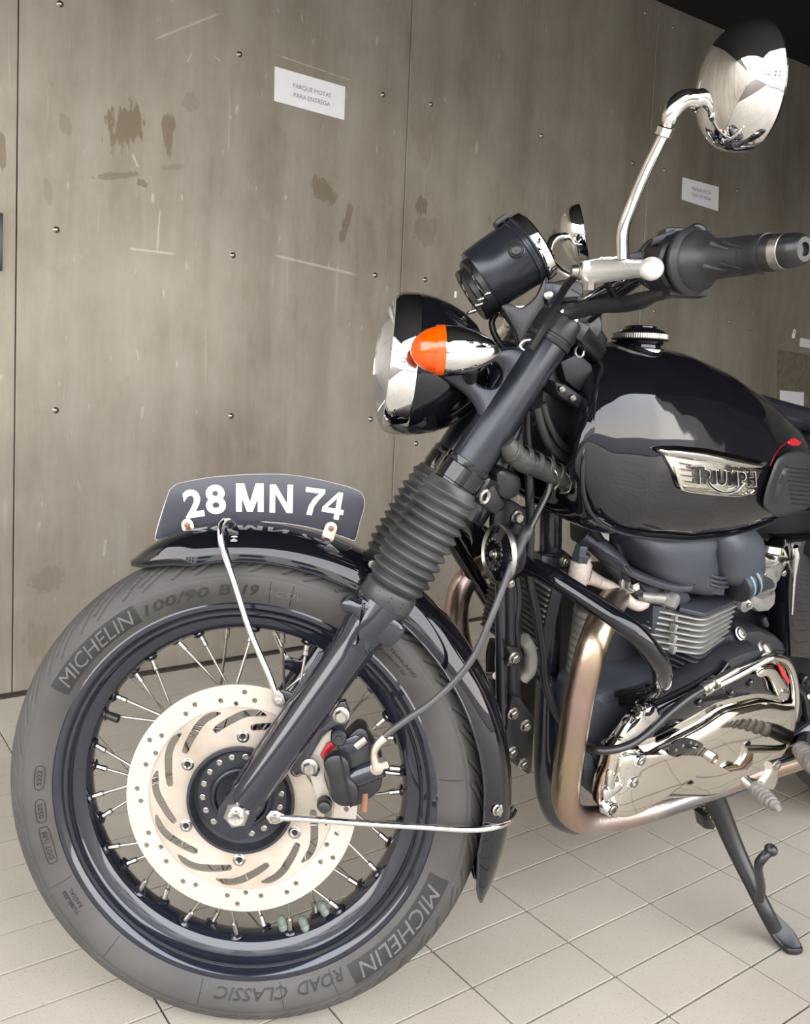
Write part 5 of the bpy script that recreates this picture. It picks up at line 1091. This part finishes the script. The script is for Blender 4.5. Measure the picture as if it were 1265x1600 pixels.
for k in range(6): fin(k, 6, (1001, 990), (1093, 1030), (1128, 1004), (1035, 1048), (1060, 1062), (1100, 1040), zL - .006, zK, th=.0028, mat=engine)
for k in range(4): mb = MB(); a = pz(1055 - k, 958 + k * 17, zC - .001 * 0 - (zC - zL) * (k / 4)); mb.box(a + M.z * -.006, M.x * .003, M.n * .004, M.z * .006, .001); part(mb, 'fin_bridge', alu, parent=blk_c)
mb = MB(); P = [pz(x, y, zC + .004) for x, y in [(1012, 946), (1040, 940), (1080, 936), (1150, 937), (1150, 944), (1100, 966), (1060, 957), (1058, 951)]]; mb.slab(P, M.z, .008, .002); part(mb, 'head_deck', engine, parent=blk_c)
# rocker covers
for pts, o, h, nm in (([(962, 812), (1075, 806), (1082, 835), (1087, 870), (1087, 900), (1080, 915), (1050, 913), (1018, 903), (992, 892), (978, 880), (970, 860)], .060, .062, 'rocker_cover'), ([(1092, 812), (1150, 812), (1157, 850), (1156, 876), (1148, 893), (1138, 906), (1110, 903), (1090, 893), (1086, 870)], .075, .058, 'cam_cover')):
    mb = MB(); mb.dome(catmull(PX(M, pts, o), 4, True), M.n, h, 3.2, 12); part(mb, nm, engine, 'blue-grey dusty ' + nm.replace('_', ' '), ang=70)
pslab('cover_base', engine, M, [(978, 880), (992, 893), (1018, 904), (1050, 914), (1080, 916), (1087, 905), (1088, 914), (1080, 926), (1050, 925), (1015, 915), (990, 904), (975, 890)], .055, .066, .004, sm=2)
pslab('cover_base', engine, M, [(985, 902), (1015, 914), (1078, 926), (1076, 945), (1040, 950), (1006, 942), (992, 925)], .045, .055, .008, sm=2)
pslab('inlet_stub', engine, M, [(1092, 893), (1138, 906), (1134, 934), (1096, 930), (1085, 915)], .060, .058, .008, sm=0)
for k in range(3): ptube('stub_rib', engine, M, [(1108, 899 + k * 7, .120), (1124, 903 + k * 7, .122), (1136, 903 + k * 7, .116)], .0022)
ptube('breather_pipe', engdark, M, [(962, 815, .05), (965, 850, .055), (972, 880, .06), (985, 905, .065)], .008)
ptube('breather_pipe', engine, M, [(915, 838, .03), (940, 858, .05), (965, 885, .07), (985, 912, .075)], .0145)
b_ = M.p(984, 913, .090); bd_ = (M.p(993, 917, .105) - b_).normalized(); mb = MB(); mb.lathe(b_, bd_, [(-.008, .013), (0, .013), (.001, .0105)], 24, cap=(False, True)); part(mb, 'plug_seat', bracketm); hexbolt(b_, bd_, .0095, .010, mat=steel); hexbolt(b_ + bd_ * .01, bd_, .0062, .008, mat=bolt, washer=False)
# oil line
mb = MB(); mb.lathe(M.p(906, 890, .06), M.z, [(-.030, .009), (-.024, .0125), (-.018, .0125), (-.014, .0145), (.010, .0145), (.014, .0115), (.020, .0115)], 24, cap=(True, True)); un = part(mb, 'oil_union', braid, 'dusty tan oil union')
mb = MB(); mb.hexa(M.p(906, 876, .06), M.z, .0125, .012); mb.hexa(M.p(906, 866, .06), M.z, .0095, .014); part(mb, 'union_bolt', engine, parent=un)
mb = MB(); mb.hexa(M.p(908, 940, .06), M.z, .012, .018); part(mb, 'union_nut', braid, parent=un)
ptube('union_arm', braid, M, [(915, 900, .062), (928, 905, .066), (942, 912, .070)], [.013, .0095, .0085])
ptube('braided_oil_hose', braid, M, [(936, 909, .070), (955, 918, .078), (972, 930, .086), (986, 942, .092), (998, 946, .096), (1008, 940, .098)], .0082, 'tan braided oil hose', seg=16)
ptube('hose_elbow', bracketm, M, [(1004, 946, .097), (1008, 938, .098), (1003, 931, .098), (1010, 933, .100), (1034, 935, .105)], [.0075, .007, .0065, .0082, .0085], seg=14)
b_ = M.p(1040, 935, .104); mb = MB(); mb.lathe(b_, (M.n * .8 + M.x * .3 + M.z * -.1).normalized(), [(-.006, .011), (0, .0135), (.004, .0135)], 8, cap=(True, True)); mb.hexa(b_, (M.n * .8 + M.x * .3).normalized(), .0120, .016); part(mb, 'banjo_bolt', bracketm, 'large dusty hex banjo bolt')
# ribbed sleeve
r0_, r1_ = M.p(919, 948, .045), M.p(902, 1072, .045); rd = (r1_ - r0_).normalized(); LR = (r1_ - r0_).length; prf = [(0, .016)]
for k in range(11): t = k / 11 * LR; prf += [(t, .0165), (t + .002, .0200), (t + LR / 11 - .003, .0200), (t + LR / 11 - .001, .0165)]
mb = MB(); mb.lathe(r0_, rd, prf, 32, cap=(True, True)); part(mb, 'ribbed_sleeve', bracketm, 'dusty ribbed barrel in front of the cylinders', ang=50)
# ---- carburettor
def lath(name, mat, px, py, o, ax, prf, seg=32, label=None, parent=None): mb = MB(); mb.lathe(M.p(px, py, o), ax.normalized(), prf, seg, cap=(True, True)); return part(mb, name, mat, label, parent)
cb = lath('carburettor', bracketm, 1196, 880, .075, M.z, [(-.030, .018), (-.020, .024), (.000, .026), (.012, .028), (.014, .033), (.017, .033)], label='grey alloy carburettor')
lath('carburettor_cap', pol, 1198, 866, .078, M.z, [(0, .034), (.003, .0345), (.005, .030), (.009, .022), (.019, .021), (.021, .018)], parent=cb)
for k in range(4): a = .6 + k * PI / 2; c = M.p(1198, 866, .078) + (M.x * math.cos(a) + M.n * math.sin(a)) * .029 + M.z * .004; hexbolt(c, M.z, .0035, .003, cb, washer=False)
lath('inlet_rubber', rubber, 1146, 915, .115, M.x + M.z * .35, [(0, .024), (.002, .0265), (.008, .0265), (.009, .024), (.020, .0245), (.021, .0265), (.027, .0265), (.028, .024), (.036, .023)], 36)
for t in (.010, .023): lath('rubber_band', lightblue, 1146, 915, .115, M.x + M.z * .35, [(t, .0256), (t + .0005, .0268), (t + .0035, .0268), (t + .004, .0256)], 36)
pslab('float_bowl', bracketm, M, [(1172, 928), (1192, 936), (1214, 928), (1212, 945), (1202, 956), (1186, 958), (1174, 948)], .070, .045, .006, parent=cb)
pslab('carburettor_body', bracketm, M, [(1168, 880), (1190, 872), (1215, 880), (1218, 905), (1210, 930), (1180, 938), (1165, 925), (1175, 905)], .055, .05, .008, sm=2, parent=cb)
pslab('choke_body', engdark, M, [(1176, 912), (1190, 902), (1208, 906), (1212, 918), (1198, 924), (1182, 930)], .105, .016, .004, sm=2, parent=cb)
lath('pump_housing', bracketm, 1160, 940, .10, M.n, [(0, .014), (.008, .014), (.010, .010), (.014, .006)], parent=cb)
lath('drain_cap', cablem, 1192, 968, .095, (M.p(1190, 962, .095) - M.p(1196, 976, .098)), [(-.012, .0055), (0, .0065), (.006, .005)], 12)
for x, y, r in [(1222, 880, .004), (1222, 895, .005), (1192, 898, .004), (1205, 925, .003), (1168, 945, .004), (1180, 925, .0045)]: hexbolt(M.p(x, y, .112), M.n, r, .004, cb, washer=False)
ptube('carb_lever', bolt, M, [(1170, 868, .112), (1185, 880, .114), (1200, 886, .114), (1216, 878, .112)], .0018)
ptube('choke_wire', bolt, M, [(1224, 858, .10), (1232, 880, .105), (1236, 905, .105), (1232, 918, .10)], .0022)
# ---- side panel and right-hand clutter
pslab('side_panel', gloss, M, [(1237, 846), (1290, 840), (1370, 845), (1400, 1000), (1330, 1040), (1236, 1030), (1232, 940)], .065, .045, .012, 'glossy black side panel behind the carburettor', sm=0)
ptube('panel_trim', chrome, M, [(1241, 854, .112), (1243, 870, .114), (1240, 905, .114), (1237, 960, .114)], [.0055, .0055, .0028, .0015])
for x, y, r in [(1248, 1058, .010), (1252, 1085, .008), (1256, 1120, .011), (1262, 1060, .008)]: lath('rear_fitting', steel if r < .01 else satin, x, y, .08, M.n, [(0, r), (.012, r), (.014, r * .7), (.018, r * .6)], 16)
ptube('rear_hose', cablem, M, [(1240, 1070, .09), (1256, 1090, .09), (1262, 1130, .09), (1280, 1150, .09)], .006)

# ---- polished sprocket cover
co = [(940, 1259), (949, 1269), (968, 1269), (991, 1255), (1022, 1242), (1058, 1239), (1094, 1237), (1120, 1227), (1158, 1206), (1197, 1189), (1217, 1167), (1238, 1144), (1246, 1112), (1246, 1077), (1239, 1046), (1230, 1030), (1212, 1023), (1197, 1027), (1150, 1051), (1104, 1077), (1060, 1096), (1017, 1108), (999, 1122), (978, 1147), (963, 1168), (955, 1186), (950, 1206), (941, 1232)]
pslab('cover_base_plate', coverm, M, co, .129, .018, .006, 'mirror-bright engine side cover', sm=3, both=False)
cf = [(942, 1258), (950, 1267), (968, 1267), (991, 1253), (1022, 1240), (1058, 1237), (1094, 1235), (1120, 1225), (1158, 1204), (1195, 1187), (1215, 1165), (1228, 1140), (1233, 1112), (1231, 1094), (1212, 1092), (1187, 1088), (1158, 1092), (1120, 1103), (1086, 1125), (1040, 1148), (1005, 1162), (985, 1166), (966, 1172), (958, 1186), (953, 1206), (944, 1232)]
mb = MB(); mb.dome(catmull(PX(M, cf, .140), 3, True), M.n, .024, 5, 14, ctr=M.p(1110, 1165, .140)); ccv = part(mb, 'engine_side_cover', coverm, 'polished chrome engine side cover reflecting the floor', ang=70)
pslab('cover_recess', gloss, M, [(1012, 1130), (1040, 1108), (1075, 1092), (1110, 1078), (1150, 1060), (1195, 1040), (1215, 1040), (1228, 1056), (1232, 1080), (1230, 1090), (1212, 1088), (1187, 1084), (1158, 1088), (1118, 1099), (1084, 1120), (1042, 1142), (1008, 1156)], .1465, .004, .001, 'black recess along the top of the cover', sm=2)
ptube('cover_rim', pol, M, [(1098, 1082, .150), (1150, 1056, .152), (1196, 1031, .152), (1212, 1027, .152), (1227, 1033, .152), (1237, 1052, .152), (1242, 1080, .152), (1241, 1112, .152), (1232, 1144, .150)], .0058, 'polished raised rim around the cover', seg=14)
ptube('cover_web', gloss, M, [(1020, 1108, .150), (1060, 1090, .150), (1110, 1062, .148), (1130, 1040, .14)], .011)
pslab('case_arm', engdark, M, [(1028, 1098), (1060, 1076), (1112, 1046), (1160, 1022), (1190, 1014), (1196, 1026), (1150, 1050), (1104, 1076), (1050, 1100)], .11, .035, .008, sm=0)
eye = [(1044, 1177), (1045, 1164), (1055, 1155), (1068, 1151.5), (1084, 1155), (1098, 1164), (1084, 1169.5), (1061, 1180), (1050, 1181)]
mb = MB(); mb.slab(PXs(M, eye, .1620, 3), M.n, .0030, .0008); part(mb, 'leaf_plate', gloss, 'dark leaf-shaped plate', parent=ccv)  # dark glossy leaf-shaped slab lying on the cover face
for k, (x, y) in enumerate([(1055, 1172), (1066, 1165), (1078, 1160), (1086, 1163)]): hexbolt(M.p(x, y, .1648), M.n, .0028, .0015, ccv, washer=False)
for x, y in [(992, 1182), (981, 1216), (948, 1257)]:
    mb = MB(); mb.lathe(M.p(x, y, .150), M.n, [(0, .014), (.010, .0115), (.012, .0105), (.012, .0088), (.008, .0082)], 28); part(mb, 'bolt_collar', chrome, parent=ccv)
    mb = MB(); mb.lathe(M.p(x, y, .150), M.n, [(.006, .0072), (.0125, .0072), (.0135, .0062), (.0135, .0038), (.009, .0036), (.009, .0003)], 20); part(mb, 'cover_bolt', steel, parent=ccv)
pslab('cover_lug', chrome, M, [(952, 1210), (958, 1206), (962, 1226), (956, 1236), (950, 1230)], .155, .008, .002, sm=2)
pslab('cover_foot', chrome, M, [(944, 1244), (952, 1232), (970, 1226), (974, 1232), (958, 1246), (948, 1254)], .155, .008, .003, sm=2)
pslab('front_highlight_boss', chrome, M, [(978, 1146), (990, 1128), (1006, 1120), (1022, 1128), (1016, 1146), (992, 1162), (972, 1162)], .135, .020, .007, sm=3)
pslab('front_boss', chrome, M, [(1008, 1112), (1020, 1104), (1032, 1110), (1036, 1124), (1022, 1134), (1010, 1126)], .14, .02, .006, sm=3)
# clutch cable, adjuster and release arm
ptube('clutch_release_cable', cablem, M, [(884, 1146, .06), (905, 1165, .10), (930, 1172, .15), (955, 1172, .165), (985, 1163, .170), (1015, 1142, .172), (1045, 1114, .172), (1075, 1090, .170), (1098, 1076, .168)], .0056, 'black clutch cable crossing the chrome cover')
mb = MB(); a, b = M.p(1096, 1077, .168), M.p(1150, 1046, .166); d_ = (b - a).normalized(); L_ = (b - a).length
mb.lathe(a, d_, [(0, .0062), (.004, .0070), (.006, .0070), (.006, .0085), (.012, .0085), (.012, .0065), (.022, .0065), (.022, .0095), (.028, .0095), (.028, .006), (L_, .0055)], 14, cap=(True, True)); part(mb, 'cable_adjuster', steel)
ptube('cable_inner', bolt, M, [(1148, 1047, .166), (1175, 1036, .165), (1200, 1026, .160)], .0018)
pslab('release_arm', pol, M, [(1185, 1052), (1198, 1044), (1212, 1046), (1222, 1060), (1232, 1078), (1230, 1090), (1218, 1090), (1210, 1072), (1200, 1058), (1188, 1060)], .152, .009, .003, 'polished clutch release arm', sm=3)
mb = MB(); mb.lathe(M.p(1222, 1084, .158), M.z, [(-.006, .009), (.006, .009), (.008, .006)], 18, cap=(True, True)); part(mb, 'arm_pivot', steel)
pslab('red_label', red, M, [(1214, 1036), (1222, 1042), (1234, 1064), (1232, 1070), (1222, 1056)], .153, .003, .0005, 'red smudge on the cover rim')
hexbolt(M.p(1195, 1013, .13), (M.n + M.z).normalized(), .010, .006)
for x, y in [(1045, 1110), (1128, 1068), (1090, 1096), (1140, 1082), (1170, 1066)]: mb = MB(); mb.lathe(M.p(x, y, .1500), M.n, [(0, .006), (.004, .006), (.006, .004), (.006, .0003)], 14); part(mb, 'recess_bolt', gloss)
# ---- gear lever, foot peg, side stand
def ribbed(a, b, r, n, name, label=None, mat=rubber):
    d_ = (b - a).normalized(); L_ = (b - a).length; prf = [(0, r * .75)]
    for k in range(n):
        t = L_ * k / n; q = math.sin(PI * (.15 + .7 * (k + .5) / n)) ** .5; prf += [(t, r * .78 * q), (t + L_ / n * .3, r * q), (t + L_ / n * .7, r * q), (t + L_ / n * .95, r * .78 * q)]
    prf += [(L_, r * .6), (L_ + .004, r * .45), (L_ + .007, r * .3)]; mb = MB(); mb.lathe(a, d_, prf, 28, cap=(True, True)); return part(mb, name, mat, label, ang=60)
dusty = mk('dusty_brown_rubber', (.10, .09, .082), 0, .5, col2=(.20, .18, .165), scale=60, bump=.3)
ribbed(M.p(1176, 1229, .205), M.p(1212, 1260, .250), .0112, 7, 'gear_lever_rubber', 'ribbed grey rubber on the gear lever', dusty)
mb = MB(); mb.tube([M.p(1163, 1219, .190), M.p(1178, 1231, .207)], .0085, 16, 1); gl = part(mb, 'gear_lever', pol, 'polished gear lever')
P = PX(M, [(1199, 1190), (1207, 1196), (1206, 1216), (1200, 1228), (1170, 1228), (1160, 1222), (1172, 1214), (1184, 1217), (1192, 1205)], .180)
mb = MB(); mb.slab(P, M.n, .010, .002); part(mb, 'lever_arm', pol, parent=gl)
mb = MB(); mb.tube([M.p(1200, 1196, .185), M.p(1222, 1190, .18), M.p(1248, 1182, .17)], .0065, 14, 3); part(mb, 'lever_shaft', pol, parent=gl); hexbolt(M.p(1213, 1196, .190), M.n, .0065, .004, gl)
ribbed(M.p(1250, 1172, .19), M.p(1292, 1212, .265), .017, 8, 'foot_peg_rubber', 'ribbed rider foot peg at the right edge', dusty)
mb = MB(); mb.tube([M.p(1262, 1150, .08), M.p(1258, 1160, .14), M.p(1255, 1172, .195)], .013, 18, 3); part(mb, 'foot_peg_mount', satin)
FT = CAM + ray(1236, 1488) * (CAMH / -ray(1236, 1488).z); ftv = M.inv(FT)
top_ = M.p(1106, 1232, .11); T3 = lambda t: top_.lerp(FT, t)
P = [M.p(1104, 1228, .11), M.p(1122, 1262, .125), M.p(1146, 1320, .155), M.p(1176, 1384, .195), M.p(1196, 1424, .220), FT + (M.p(1210, 1452, ftv.y - .02) - FT) * 1.0]
mb = MB(); mb.tube(P, [.0200, .0175, .0150, .0125, .0125, .0120], 16, 6, flat=.72); ss = part(mb, 'side_stand', satin, 'black side stand resting on the tiles')
f0 = FT + V((0, 0, .006)); pv_ = []
for x, y in [(1197, 1436), (1206, 1432), (1216, 1440), (1238, 1462), (1251, 1484), (1252, 1492), (1234, 1493), (1222, 1486), (1206, 1468), (1197, 1452)]:
    r = ray(x, y); t = -(CAMH - (.002 + max(0, (1480 - y)) * .0008)) / r.z; pv_.append(CAM + r * t)
mb = MB(); mb.slab(catmull(pv_, 3, True), V((0, 0, 1)), .011, .003); part(mb, 'stand_foot', satin, parent=ss)
oo = M.inv(P[3]).y + .012
mb = MB(); mb.tube([M.p(1186, 1404, oo + .01), M.p(1188, 1385, oo + .018), M.p(1184, 1356, oo + .025), M.p(1190, 1342, oo + .028), M.p(1203, 1330, oo + .030)], [.0072, .0070, .0062, .0068, .0060], 14, 5); mb.sphere(M.p(1204, 1328, oo + .030), .0092, 16); part(mb, 'stand_prong', satin, parent=ss)
h = []; a, b = M.p(1097, 1248, .10), M.p(1107, 1284, .105); d_ = (b - a); u_ = d_.cross(M.n).normalized(); v_ = M.n
for k in range(90): t = k / 89; an = t * 9 * 2 * PI; h.append(a + d_ * t + (u_ * math.cos(an) + v_ * math.sin(an)) * .0055)
mb = MB(); mb.tube(h, .0013, 6, 1); part(mb, 'stand_spring', steel)
pslab('stand_bracket', satin, M, [(1098, 1276), (1106, 1272), (1118, 1290), (1116, 1298), (1102, 1296)], .095, .02, .003)

# ---- rear of the motorcycle, beyond the edge of the picture
mb = MB(); rows = []
for x, w_, zt_, zb2 in [(X1 - .02, .05, -.10, -.15), (X1, .085, -.075, -.16), (X1 + .06, .105, -.070, -.165), (X1 + .2, .125, -.075, -.165), (X1 + .36, .13, -.045, -.15), (X1 + .52, .12, -.04, -.12), (X1 + .58, .08, -.06, -.10)]:
    rows.append([M.l(x, w_ * math.copysign(abs(math.cos(a)) ** .7, math.cos(a)), (zt_ + zb2) / 2 + (zt_ - zb2) / 2 * math.copysign(abs(math.sin(a)) ** .7, math.sin(a))) for a in [2 * PI * k / 32 for k in range(32)]])
mb.grid(rows, cap=(True, True)); part(mb, 'seat', rubber, 'black vinyl seat')
RW = M.l(1.135, 0, 0); rz = (.320 + 0) ; zc2 = None
v = M.inv(V((RW.x, RW.y, 0))); zg = (0 - M.l(1.135, 0, 0).z) / M.z.z; RWc = M.l(1.135, 0, zg + .318 / M.z.z * 1.0)
mb = MB(); pf = [(-.034, .225), (-.055, .245), (-.064, .275), (-.055, .300), (-.030, .314), (0, .318), (.030, .314), (.055, .300), (.064, .275), (.055, .245), (.034, .225)]; mb.lathe(RWc, M.n, pf, 72); part(mb, 'rear_tyre', tyre)
mb = MB(); mb.lathe(RWc, M.n, [(-.040, .235), (-.042, .225), (-.03, .215), (-.01, .200), (.01, .200), (.03, .215), (.042, .225), (.040, .235)], 72); rr_ = part(mb, 'rear_rim', navy)
for k in range(36): a = 2 * PI * k / 36; c_q = (M.x * math.cos(a) + M.z * math.sin(a)); a2 = a + (.9 if (k // 2) % 2 else -.9); c2 = (M.x * math.cos(a2) + M.z * math.sin(a2)); mb = MB(); mb.tube([RWc + c_q * .201, RWc + c2 * .05 + M.n * (.03 if k % 2 else -.03)], .0018, 6, 1); part(mb, 'rear_spoke', steel, parent=rr_)
mb = MB(); mb.lathe(RWc, M.n, [(-.06, .03), (-.04, .055), (.04, .055), (.06, .03)], 32, cap=(True, True)); part(mb, 'rear_hub', hubm)
for sd in (1, -1):
    mb = MB(); mb.tube([M.l(.70, sd * .10, -.52), RWc + M.n * sd * .10], .018, 14, 1); part(mb, 'swing_arm', frame_m)
    mb = MB(); mb.tube([RWc + M.n * sd * .12 - M.x * .02, M.l(1.02, sd * .12, -.13)], .022, 18, 1); part(mb, 'rear_shock', chrome)
    mb = MB(); mb.tube([M.l(.62, sd * .07, -.05), M.l(.66, sd * .08, -.30), M.l(.70, sd * .09, -.56), M.l(.5, sd * .09, -.62)], .014, 14, 5); part(mb, 'frame_side_tube', frame_m)
mb = MB(); rows = []
for k in range(30):
    a = D(20 + 150 * k / 29); cdir = M.x * math.cos(a) + M.z * math.sin(a); rows.append([RWc + cdir * (.355 - .03 * abs(q) ** 3) + M.n * q * .075 for q in np.linspace(-1, 1, 9)])
mb.grid(rows, False); part(mb, 'rear_mudguard', gloss)
